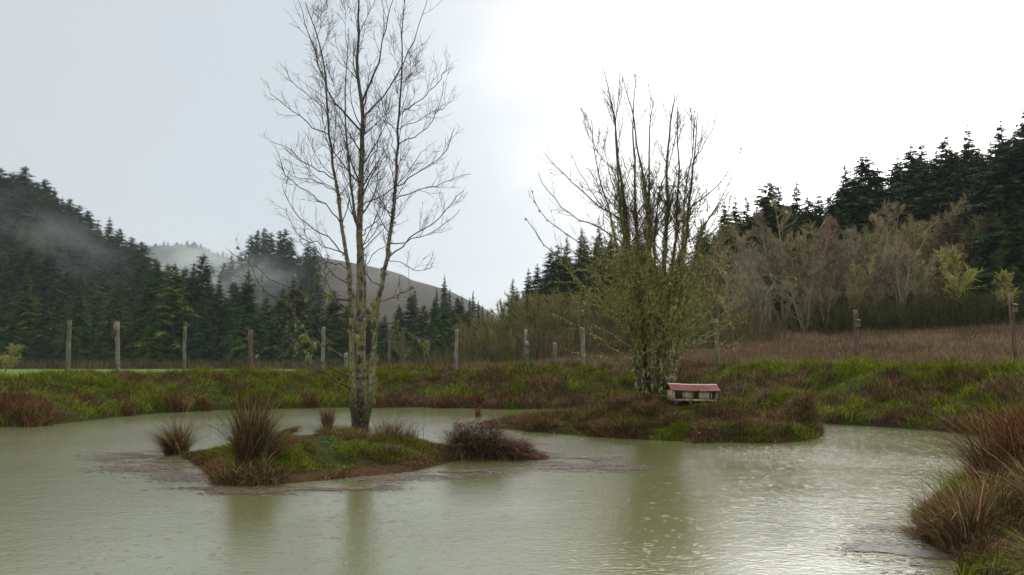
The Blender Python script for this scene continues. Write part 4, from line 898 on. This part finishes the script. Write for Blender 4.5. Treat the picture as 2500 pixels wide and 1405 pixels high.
V0 = b; V1 = b+np.stack([rng.uniform(.3, .8, n), rng.normal(-.12, .22, n), -b[:, 2]*rng.uniform(.6, 1, n)], 1)
tubes(mb, np.stack([V0, (V0+V1)/2+np.array([0, 0, .08]), V1], 1), np.full((n, 3), .007), 3, np.asarray([(.10, .045, .025), (.22, .11, .06), (.06, .035, .02)])[rng.integers(0, 3, n)])
tag(mb.build('rush_clump', M_GRASS, None, (float(g[0]), float(g[1]), 0)), 'wide reddish rush heap collapsing into the water at the right tip of the small island', 'rush clump', gi)
tussock('rush_clump', 1166, 1018, .05, .55, .22, 220, DRY, 'little brown tuft at the left tip of the big island', 'tussocks on the big island', .15, (0, 0), .010)
gb = 'tussocks on the big island'
for px, py, z, ht, rad, lab, ln in [(1905, 965, .9, .62, 1.5, 'broad pale brown grass mound near the right end of the big island', 1.0), (1585, 1010, .6, .5, .8, 'pale dry tussock in front of the mossy tree', .9), (1640, 1030, .5, .42, .6, 'drooping straw tussock below the duck house left end', 1.0),
        (1770, 1005, .7, .4, .9, 'brown tussock below the duck house right end', 1.0), (1480, 1000, .6, .5, 1.1, 'dry grass mound left of the mossy tree', .8), (1380, 1010, .5, .42, 1.1, 'dry grass mound halfway along the big island', .8),
        (1300, 1020, .35, .35, .9, 'low dry grass mound near the left tongue of the big island', .8), (1850, 1045, .45, .4, 1.2, 'brown combed grass on the front slope of the big island right end', 1.2), (1960, 1010, .7, .4, .9, 'overhanging grass at the eroded right end of the big island', 1.2),
        (1720, 1062, .2, .35, .9, 'shore tussock in front of the duck house', .9), (1540, 1055, .2, .35, .9, 'brown shore tussock in front of the mossy tree', 1.0)]:
    tussock('tussock', px, py, z, ht, rad, int(700*rad+300), DRY, lab, gb, ln, (0, -.25), .012, 1.5)
gf = 'brown tussocks on the far bank'
for px, py, z, ht, rad, lab in [(85, 1028, .25, .95, 1.3, 'large dark brown tussock at the left end of the far bank'), (30, 985, .6, .7, 1.0, 'brown tussock at the left picture edge on the far bank'), (435, 998, .2, .95, .7, 'upright reddish tussock low on the far bank behind the left rush'),
        (497, 990, .4, .75, .6, 'smaller reddish tussock right of the upright one on the far bank'), (300, 1000, .3, .45, .6, 'small dark tussock low on the far bank below the boarded post'), (210, 985, .6, .55, .9, 'tangled straw tussock on the far bank below the leftmost post'), (640, 985, .3, .45, .8, 'low brown tussock behind the tallest rush clump'),
        (745, 982, .45, .5, .8, 'low brown tussock behind the left limbs of the lichened tree'), (925, 990, .3, .7, .8, 'pale brown tussock just right of the lichened trunks'), (978, 985, .35, .55, .5, 'dark upright tussock between the trunks and the rust red one'),
        (1075, 992, .15, .9, .9, 'rust red tussock at the water edge of the far bank'), (1150, 980, .4, .6, .9, 'brown tussock on the far bank behind the big island tip'), (1250, 965, .7, .5, 1.0, 'brown tussock on the far bank left of the mossy tree'), (1050, 930, 1.2, .4, .6, 'small brown tuft high on the bank below the pale grey post'),
        (330, 930, 1.2, .5, .9, 'brown seeded tussock on the bank top right of the boarded post'), (2380, 930, 1.8, .6, .7, 'pale straw tussock on the right bank'), (2425, 960, 1.2, .6, .9, 'purple brown tussock on the right bank above the near rushes')]:
    tussock('tussock', px, py, z, ht, rad, int(520*rad+150), [(.17, .075, .028), (.10, .05, .02), (.22, .13, .055), (.07, .055, .016)] if px < 2300 else DRY, lab, gf, .5, (0, -.1), .018, 1.6, seg=3)
gg = 'green grass tussocks on the far bank'
for k, (px, py) in enumerate([(320, 905), (655, 895), (525, 915), (800, 915), (930, 915), (1060, 912), (235, 935), (1000, 925), (1440, 905)]):
    tussock('tussock', px, py, 1.5, .42, .8, 700, [tuple(GREEN), tuple(GREEN*.8), tuple(DEEP*1.3)], 'bright green tussock on the bank ' + ['right of the boarded post', 'right of the rusty brown post', 'between third and rusty posts', 'beside the slim post left of the trunks', 'by the crooked reddish post', 'left of the pale grey post', 'below the gap between the two leftmost posts', 'right of the crooked reddish post', 'right of the silvery post'][k], gg, .6, (0, 0), .018, 1.6, seg=3)
gr = 'rushes on the near right shore'
NR = [(.27, .18, .09), (.15, .08, .04), (.36, .27, .15), (.09, .055, .022), (.12, .11, .035), (.22, .12, .055)]
tussock('rush_clump', 2345, 1290, .1, .82, .7, 1500, NR, 'straw brown rush clump leaning over the water at lower right', gr, .45, (-.18, 0), .008)
tussock('rush_clump', 2290, 1275, .0, .5, .6, 900, NR, 'short matted straw clump at the shore beside the leaning rushes', gr, .8, (-.25, -.1), .007)
tussock('rush_clump', 0, 0, 0, 1.6, 1.2, 3200, [(.17, .07, .03), (.085, .04, .018), (.25, .13, .055), (.05, .026, .012)], 'large dark red-brown rush mass rising at the right edge', gr, .38, (-.08, 0), .011, xy=(8.35, 12.9))
tussock('rush_clump', 0, 0, 0, 1.5, 1.1, 2200, [(.17, .07, .03), (.085, .04, .018), (.24, .13, .055)], 'dark rush mass behind, cut by the right edge', gr, .4, (-.1, 0), .011, xy=(9.9, 14.6))
tussock('rush_clump', 0, 0, 0, 1.05, .9, 1500, NR, 'tangled brown bramble-like rushes right of the straw clump', gr, .8, (.1, -.2), .008, xy=(7.25, 11.2))
tussock('rush_clump', 0, 0, 0, .5, .5, 500, [tuple(DEEP), tuple(GREEN*.7), tuple(TAN)], 'short green and straw tuft in the lower right corner', gr, .7, (0, 0), .007, xy=(5.75, 8.9))
tussock('rush_clump', 0, 0, 0, .55, .6, 700, NR, 'dead bent grass at the bottom right corner', gr, 1.1, (-.3, 0), .006, xy=(5.4, 8.1))

# thin dead stalks on the small island
def stalk(px, pyt, pyb, z, lab, leanpx=6):
    b = gp(px, pyb, z); t = at(px+leanpx, pyt, b[1]); n = 8; T = np.linspace(0, 1, n)[:, None]; P = b*(1-T)+t*T; P[1:-1, 0] += rng.normal(0, .008, n-2)
    mb = MB(); tubes(mb, P[None], np.linspace(.006, .003, n)[None], 4, (.06, .045, .035)); tufts(mb, P[2:], .02, 4, [(.06, .04, .03)], 0)
    tag(mb.build('dead_stalk', M_TWIG, None, tuple(b)), lab, 'dead stalk', 'thin dead stalks on the small island')
for px, a, b_, lab, le in [(515, 1010, 1075, 'leftmost thin dead stalk behind the arching rush', -4), (535, 1003, 1070, 'thin dead stalk second from left on the small island', -5), (545, 1005, 1062, 'thin dead stalk just left of the tallest rush', -3), (1033, 965, 1082, 'lone tall dead stalk between trunks and rush heap', 4), (1008, 1030, 1085, 'short forked dead stalk near the rush heap', 8)]:
    stalk(px, a, b_, .1, lab, le)

for px, a, b_, lab, le in [(2230, 1218, 1262, 'first dark seed-head stalk in the water at lower right', -3), (2243, 1228, 1268, 'second dark seed-head stalk in the water at lower right', -4), (2262, 1170, 1262, 'tall thin stalk leaning over the lower right shore', -12), (2300, 1110, 1230, 'tallest bare stalk above the straw rushes', -10)]:
    stalk(px, a, b_, .0, lab, le)
def sapling(lines, lab):
    base = hit(*lines[0][0]); o = tuple(base); mb = MB(); allp = []
    for k, ln_ in enumerate(lines):
        p = np.array(ln_, float); P = resample(at(p[:, 0], p[:, 1], base[1]), 10); P[1:-1] += rng.normal(0, .012, (8, 3)); allp.append(P)
        tubes(mb, P[None], np.linspace(.022 if k == 0 else .012, .005, 10)[None], 5, (.16, .14, .10) if k == 0 else (.09, .07, .05))
    A = np.array(allp); q = spawn(A, np.full(A.shape[:2], .010), 7, .25, 1, 45, lambda pl, t: .35+0*t, 5, .05, .1, .6, .004); tubes(mb, q[0], q[1], 3, np.array([(.09, .07, .05)]))
    tufts(mb, A.reshape(-1, 3)[rng.integers(0, len(A)*10, 40)], .03, 5, LIC, .4)
    tag(mb.build('sapling', M_TWIG, None, o), lab, 'sapling', 'thin saplings right of the duck house')
sapling([[(1798, 958), (1797, 905), (1802, 850), (1800, 800)]], 'thin pale spotted sapling standing upright right of the duck house')
sapling([[(1778, 925), (1772, 880), (1758, 840), (1745, 815)], [(1768, 870), (1790, 850), (1800, 840)]], 'thin dark sapling leaning left behind the duck house roof end')
sapling([[(1812, 968), (1824, 910), (1833, 868), (1836, 850)], [(1806, 850), (1832, 858), (1856, 880), (1880, 898)]], 'thin sapling with a long arching dark twig right of the pale spotted one')
# fallen log-like dry stem heap and white stone-like puff on the island
mb = MB(); a = gp(655, 1068, .25); b = gp(735, 1045, .42); n = 90; T = rng.random((n, 1)); s0 = a*(1-T*.5)+b*T*.5; s1 = s0+(b-a)*rng.uniform(.4, .6, (n, 1))+rng.normal(0, .05, (n, 3)); s0[:, 2] = np.maximum(s0[:, 2], .12)
tubes(mb, np.stack([s0, (s0+s1)/2+rng.normal(0, .03, (n, 3)), s1], 1), np.full((n, 3), .006), 3, np.array([(.09, .05, .035)]))
tag(mb.build('brush_bundle', M_TWIG, None, tuple(a)), 'dark bundle of fallen twigs leaning up behind the tallest rush', 'twig pile')
def pebble(px, py, z, r, c, name, lab, cat):
    g = gp(px, py, z); x, y = float(g[0]), float(g[1]); zz = Hs(x, y)+r*.8; th = np.linspace(0, math.pi, 8)[1:-1]; ph = np.arange(10)*math.pi/5
    mb = MB(); V = np.array([[math.sin(t)*math.cos(p), math.sin(t)*math.sin(p), math.cos(t)*.7] for t in th for p in ph]+[[0, 0, .7], [0, 0, -.7]])*r*(1+rng.normal(0, .12, (62, 1)))+[x, y, zz]
    f = [[i*10+j, (i+1)*10+j, (i+1)*10+(j+1) % 10, i*10+(j+1) % 10] for i in range(5) for j in range(10)]; mb.add(V, f, c)
    mb.f.append(np.array([[60, j, (j+1) % 10] for j in range(10)])); mb.f.append(np.array([[61, 50+(j+1) % 10, 50+j] for j in range(10)]))
    tag(mb.build(name, M_FLOAT, None, (x, y, zz)), lab, cat)
pebble(824, 1077, .42, .035, (.55, .55, .42), 'pale_stone', 'small pale stone in the grass left of the trunks foot', 'stone')
pebble(1733, 1026, .6, .06, (.45, .44, .33), 'pale_stone', 'pale stone half buried on the slope below the duck house', 'stone')
pebble(1741, 1043, .45, .05, (.40, .42, .25), 'pale_stone', 'lower pale stone near the shore below the duck house', 'stone')
pebble(1708, 1052, .3, .03, (.55, .52, .45), 'pale_stone', 'tiny whitish stone near the shore below the duck house middle', 'stone')
mb = MB(); n = 26; g = gp(795, 1092, .38); gz = Hs(g[0], g[1]); b = np.stack([g[0]+rng.normal(0, .10, n)*.4+np.linspace(-.1, .1, n), g[1]+rng.normal(0, .05, n), 0*np.zeros(n)+gz-.01], 1)
blades(mb, b, .20, .02, .8, rng.normal(2.4, .5, n), np.tile((.05, .11, .05), (n, 1)), 1.6, 3); tag(mb.build('bluish_leaf_plant', M_GRASS, None, (float(g[0]), float(g[1]), gz)), 'bluish green strap-leaved plant on the small island grass', 'plant')

# ------------------------------------------------------------------ grass everywhere (uncountable)
def scatter(n, x0, x1, y0, y1, keep):
    x = rng.uniform(x0, x1, n); y = rng.uniform(y0, y1, n)
    k = keep(x, y) & (np.abs(x) < y*.72+2.5); return x[k], y[k]
def pick(g, x, n):
    """colour from greenness"""
    r = rng.random(n); C = np.empty((n, 3)); q = g+rng.normal(0, .14, n)
    C[:] = np.where((q > .62)[:, None], GREEN, np.where((q > .48)[:, None], np.where((r < .5)[:, None], OLIVE, DEEP*1.2), np.where((q > .33)[:, None], np.where((r < .5)[:, None], TAN*.75, BROWN*1.3), np.where((r < .55)[:, None], RED, TAN*.7))))
    C[rng.random(n) < .08] = STRAW*.8
    return C*(.22+1.35*rng.random((n, 1))**1.25)
def turf(name, n, x0, x1, y0, y1, keep, hf, gadd, label, width=.016, lean=.8, seg=2, hgt=.2):
    x, y = scatter(n, x0, x1, y0, y1, keep); m = len(x)
    z = hf(x, y)-.02; g = greenness(x, y)+gadd(x, y)
    tus = fbm(x*1.7, y*1.7, 91, 3); az = 6.28*fbm(x*.5, y*.5, 95, 2)*2+rng.normal(0, .9, m); az = np.where(rng.random(m) < .4, -1.57+rng.normal(0, .7, m), az)
    h = hgt*(.34+3.2*np.clip(tus-.36, 0, 1))*rng.uniform(.5, 1.3, m)
    mb = MB(); blades(mb, np.stack([x, y, z], 1), h, width, lean*rng.uniform(.3, 1.6, m), az, pick(g, x, m), 1.5, seg)
    tag(mb.build(name, M_GRASS), label, 'grass', kind='stuff')
turf('bank_grass', 640000, -32, 31, 22, 50, lambda x, y: (sdf(POND, x, y) < -.03) & (sdf(POND, x, y) > -8.5), h_land, lambda x, y: .26*ss(-2, -8, x)+.10*ss(10.5, 13, x)-.14*ss(-1, 3, x)*ss(12, 8, x)-.22*ss(-1.5, -.2, sdf(POND, x, y))*ss(10, 8, x)+.12*ss(-3.5, -5.5, sdf(POND, x, y)), 'lumpy green and brown grass on the far bank', .020, .9, 2, .34)
turf('island_grass', 190000, -2, 11.5, 22, 35.5, lambda x, y: (sdf(BIG, x, y) > .0) & ~((np.abs(x-hx+.1) < .95) & (y > hy-1.1) & (y < hy+.5)), h_big, lambda x, y: -.20+0*x, 'brown matted grass on the big island', .015, 1.1, 2, .30)
turf('island_grass', 190000, -9, .2, 15.5, 23.4, lambda x, y: sdf(SMALL, x, y) > .0, h_small, lambda x, y: .28-.75*ss(.75, .1, sdf(SMALL, x, y))+.0*x, 'short green grass with reddish rim on the small island', .010, .9, 2, .14)
turf('shore_grass', 130000, 3.5, 16, 6.5, 24, lambda x, y: (sdf(POND, x, y) < 0) & (sdf(POND, x, y) > -5), h_land, lambda x, y: .05+0*x, 'mixed green and dead grass on the near right shore', .010, .9, 3, .30)
# dry red-brown grass belt behind the right bank
def belt(name, n, x0, x1, y0, y1, keep, cols, hgt, label, width=.02, lean=.3):
    x, y = scatter(n, x0, x1, y0, y1, keep); m = len(x); z = h_land(x, y)-.03
    C = np.asarray(cols)[rng.integers(0, len(cols), m)]*rng.uniform(.3, 1.4, (m, 1))*(.35+1.3*fbm(x*.35, y*.35, 15))[:, None]
    mb = MB(); blades(mb, np.stack([x, y, z], 1), hgt*rng.uniform(.45, 1.2, m)*(.55+.9*fbm(x*.5, y*.3, 44, 3)), width, lean*rng.uniform(.2, 2, m), rng.uniform(0, 6.28, m), C, 1.5, 2)
    tag(mb.build(name, M_GRASS), label, 'dry grass', kind='stuff')
belt('dry_grass', 120000, -6, 52, 42, 76, lambda x, y: (sdf(POND, x, y) < -5.5) & (x > -2+rng.normal(0, 1.5, len(x))), [(.18, .115, .08), (.13, .08, .055), (.23, .17, .12), (.09, .06, .042), (.20, .12, .075), (.12, .13, .03)], .65, 'reddish dry grass belt behind the bank on the right', .016, .55)
belt('weed_stems', 16000, -34, 3, 44, 60, lambda x, y: (sdf(POND, x, y) < -5.0) & (sdf(POND, x, y) > -9) & (vn(x*.4, y*.4, 66) > .52), [tuple(TAN*.9), tuple(OLIVE), tuple(RED)], .5, 'thin weeds standing along the bank crest', .012)
belt('field_edge_weeds', 16000, -95, 0, 124, 134, lambda x, y: y > 0, [(.05, .06, .02), (.09, .07, .035), (.12, .10, .06)], 1.6, 'dark weeds and brush along the forest foot', .07)
# tall brush between slope trees
def brush(name, n, x0, x1, y0, y1, keep, cols, hgt, label, rad=.012, gv=.35):
    x, y = scatter(n, x0, x1, y0, y1, keep); m = len(x); z = h_land(x, y)-.05; h = hgt*rng.uniform(.3, 1.1, m)*(.5+fbm(x*.25, y*.25, 47, 3))
    a = rng.uniform(0, 6.28, m); l = rng.uniform(0, gv, m); P0 = np.stack([x, y, z], 1); D = np.stack([np.cos(a)*l, np.sin(a)*l, 0*a+1], 1)
    P = np.stack([P0, P0+D*(h*.5)[:, None]+rng.normal(0, .06, (m, 3)), P0+D*h[:, None]*[1.3, 1.3, 1]+rng.normal(0, .12, (m, 3))], 1)
    C = np.asarray(cols)[rng.integers(0, len(cols), m)]*rng.uniform(.25, 1.5, (m, 1)); Rr = np.tile([rad*1.3, rad, rad*.5], (m, 1))
    mb = MB(); tubes(mb, P, Rr, 3, C); q = spawn(P, Rr, 4, .2, 1, 35, lambda pl, t: pl*.35, 3, .05, .15, .7, rad*.5); tubes(mb, q[0], q[1], 3, np.repeat(C, 4, 0))
    tag(mb.build(name, M_TWIG), label, 'brush', kind='stuff')
brush('undergrowth', 6500, -4, 62, 66, 90, lambda x, y: x > -3, [(.13, .10, .055), (.14, .08, .045), (.12, .12, .04), (.07, .05, .03)], 2.4, 'brown twiggy undergrowth at the foot of the right slope', .018)
brush('undergrowth', 5000, -8, 30, 58, 76, lambda x, y: x < 20, [(.12, .115, .05), (.10, .07, .045), (.13, .085, .05)], 2.4, 'olive and brown twiggy thicket behind the middle of the bank', .014)
brush('green_thicket', 7000, 26, 60, 64, 72, lambda x, y: fbm(x*.2, y*.2, 88) > .42, [(.06, .075, .015), (.08, .09, .02), (.05, .06, .018)], 2.6, 'dull green thicket below the pale lichened trees', .02, .6)

# ------------------------------------------------------------------ floating weed mats
def mats(name, n, cxs, sx, sy, label, cols, ln=.034):
    m = MB(); P = []
    for (px, py, w_) in cxs:
        g = gp(px, py); k = int(n*w_); x = g[0]+rng.normal(0, 1, k)*sx*w_**.4; y = g[1]+rng.normal(0, 1, k)*sy*w_**.4
        k2 = fbm(x*1.3, y*3.0, 23, 3)+rng.normal(0, .07, k) > .50; P.append(np.stack([x[k2], y[k2]], 1))
    P = np.concatenate(P); k = (sdf(POND, P[:, 0], P[:, 1]) > 0) & (sdf(BIG, P[:, 0], P[:, 1]) < 0) & (sdf(SMALL, P[:, 0], P[:, 1]) < 0); P = P[k]; n = len(P)
    a = rng.normal(0, .7, n); l = ln*rng.uniform(.4, 1.8, n); u = np.stack([np.cos(a)*l, np.sin(a)*l, 0*a], 1); v = np.stack([-np.sin(a)*l, np.cos(a)*l, 0*a], 1)*rng.uniform(.12, .5, (n, 1))
    c = np.stack([P[:, 0], P[:, 1], rng.uniform(.004, .012, n)], 1)
    V = np.stack([c-u, c-v+rng.normal(0, .004, (n, 3))*[1, 1, 0], c+u, c+v], 1).reshape(-1, 3)
    m.add(V, np.arange(4*n).reshape(n, 4), np.repeat(np.asarray(cols)[rng.integers(0, len(cols), n)]*rng.uniform(.6, 1.35, (n, 1)), 4, 0))
    tag(m.build(name, M_FLOAT, smooth=False), label, 'floating weed', kind='stuff')
PK = [(.03, .022, .015), (.13, .085, .06), (.09, .055, .035), (.05, .033, .02), (.15, .11, .085), (.12, .065, .035)]
mats('floating_weed', 4200, [(300, 1120, .5), (360, 1110, 1), (420, 1130, 1), (350, 1145, .7), (470, 1165, .7), (440, 1150, .7), (520, 1190, .4)], .6, .38, 'pinkish brown weed floating off the left tip of the small island', PK)
mats('floating_weed', 2600, [(600, 1200, .7), (700, 1195, .8), (800, 1190, .9), (870, 1190, .7), (560, 1197, .6), (950, 1170, .6), (1050, 1165, .5)], .55, .28, 'rusty weed floating along the front of the small island', PK+[(.16, .07, .03)])
mats('floating_weed', 3400, [(1110, 1158, .6), (1180, 1150, .5), (1300, 1110, .7), (1350, 1125, .9), (1410, 1140, 1), (1470, 1143, .9), (1400, 1120, .6), (1290, 1085, .3), (1530, 1150, .3)], .6, .30, 'pinkish brown weed trailing from the reddish rush heap', PK)
mats('floating_weed', 2600, [(2200, 1290, .5), (2240, 1345, 1), (2180, 1350, .7), (2300, 1370, .8), (2250, 1375, .8), (2290, 1270, .5), (2120, 1345, .3)], .32, .25, 'dark weed floating at the lower right shore', [(.06, .045, .03), (.04, .035, .025), (.09, .07, .05)], .03)
mats('floating_weed', 500, [(1080, 1032, 1), (1140, 1034, 1), (1040, 1032, .6)], .8, .35, 'thin weed sheet off the left tongue of the big island', PK)

finish_labels()
# ------------------------------------------------------------------ damp air
def volume_mat(name, dens, colr, noisy=None):
    m = bpy.data.materials.new(name); m.use_nodes = True; t = m.node_tree; t.nodes.clear()
    p = N(t, 'ShaderNodeVolumePrincipled'); p.inputs['Color'].default_value = (*colr, 1); p.inputs['Density'].default_value = dens; p.inputs['Anisotropy'].default_value = .0
    if noisy:
        c = N(t, 'ShaderNodeTexCoord'); g = N(t, 'ShaderNodeTexGradient', gradient_type='SPHERICAL'); L(t, c.outputs['Object'], g.inputs[0])
        n = noise(t, noisy, 3, .55, vec=c.outputs['Object'])
        L(t, math_n(t, 'MULTIPLY', math_n(t, 'MULTIPLY', g.outputs[1], ramp(t, [(.42, (0,0,0)), (.7, (1,1,1))], n)), dens), p.inputs['Density'])
    o = N(t, 'ShaderNodeOutputMaterial'); L(t, p.outputs[0], o.inputs['Volume']); return m
hb = MB(); hb.box((0, 470, 72), (1700, 1060, 150)); tag(hb.build('haze', volume_mat('damp air', .00017, (.80, .88, .93)), smooth=False), 'thin damp haze filling the valley', kind='stuff')
def mist(px, py, Y, sx, sy, sz, dens, label, rot=0):
    c = at(px, py, Y); mb = MB(); th = np.linspace(0, math.pi, 12); ph = np.arange(18)*math.pi/9
    V = np.array([[math.sin(t)*math.cos(p), math.sin(t)*math.sin(p), math.cos(t)] for t in th for p in ph])
    f = [[i*18+j, (i+1)*18+j, (i+1)*18+(j+1) % 18, i*18+(j+1) % 18] for i in range(11) for j in range(18)]; mb.add(V, f)
    o = mb.build('mist', volume_mat('drifting mist', dens, (.85, .92, .96), 2.2)); o.location = tuple(c); o.scale = (sx, sy, sz); o.rotation_euler = (0, R(rot), 0)
    tag(o, label, 'mist', kind='stuff')
mist(110, 580, 186, 26, 12, 12, .024, 'faint mist drifting up the left hillside firs', 20)
mist(590, 690, 225, 20, 20, 13, .036, 'pale mist before the tall stand of firs')
mist(450, 650, 500, 75, 60, 34, .030, 'mist lying in front of the far wooded ridge')
mist(900, 700, 480, 95, 60, 40, .003, 'thin mist before the bare brown hill')
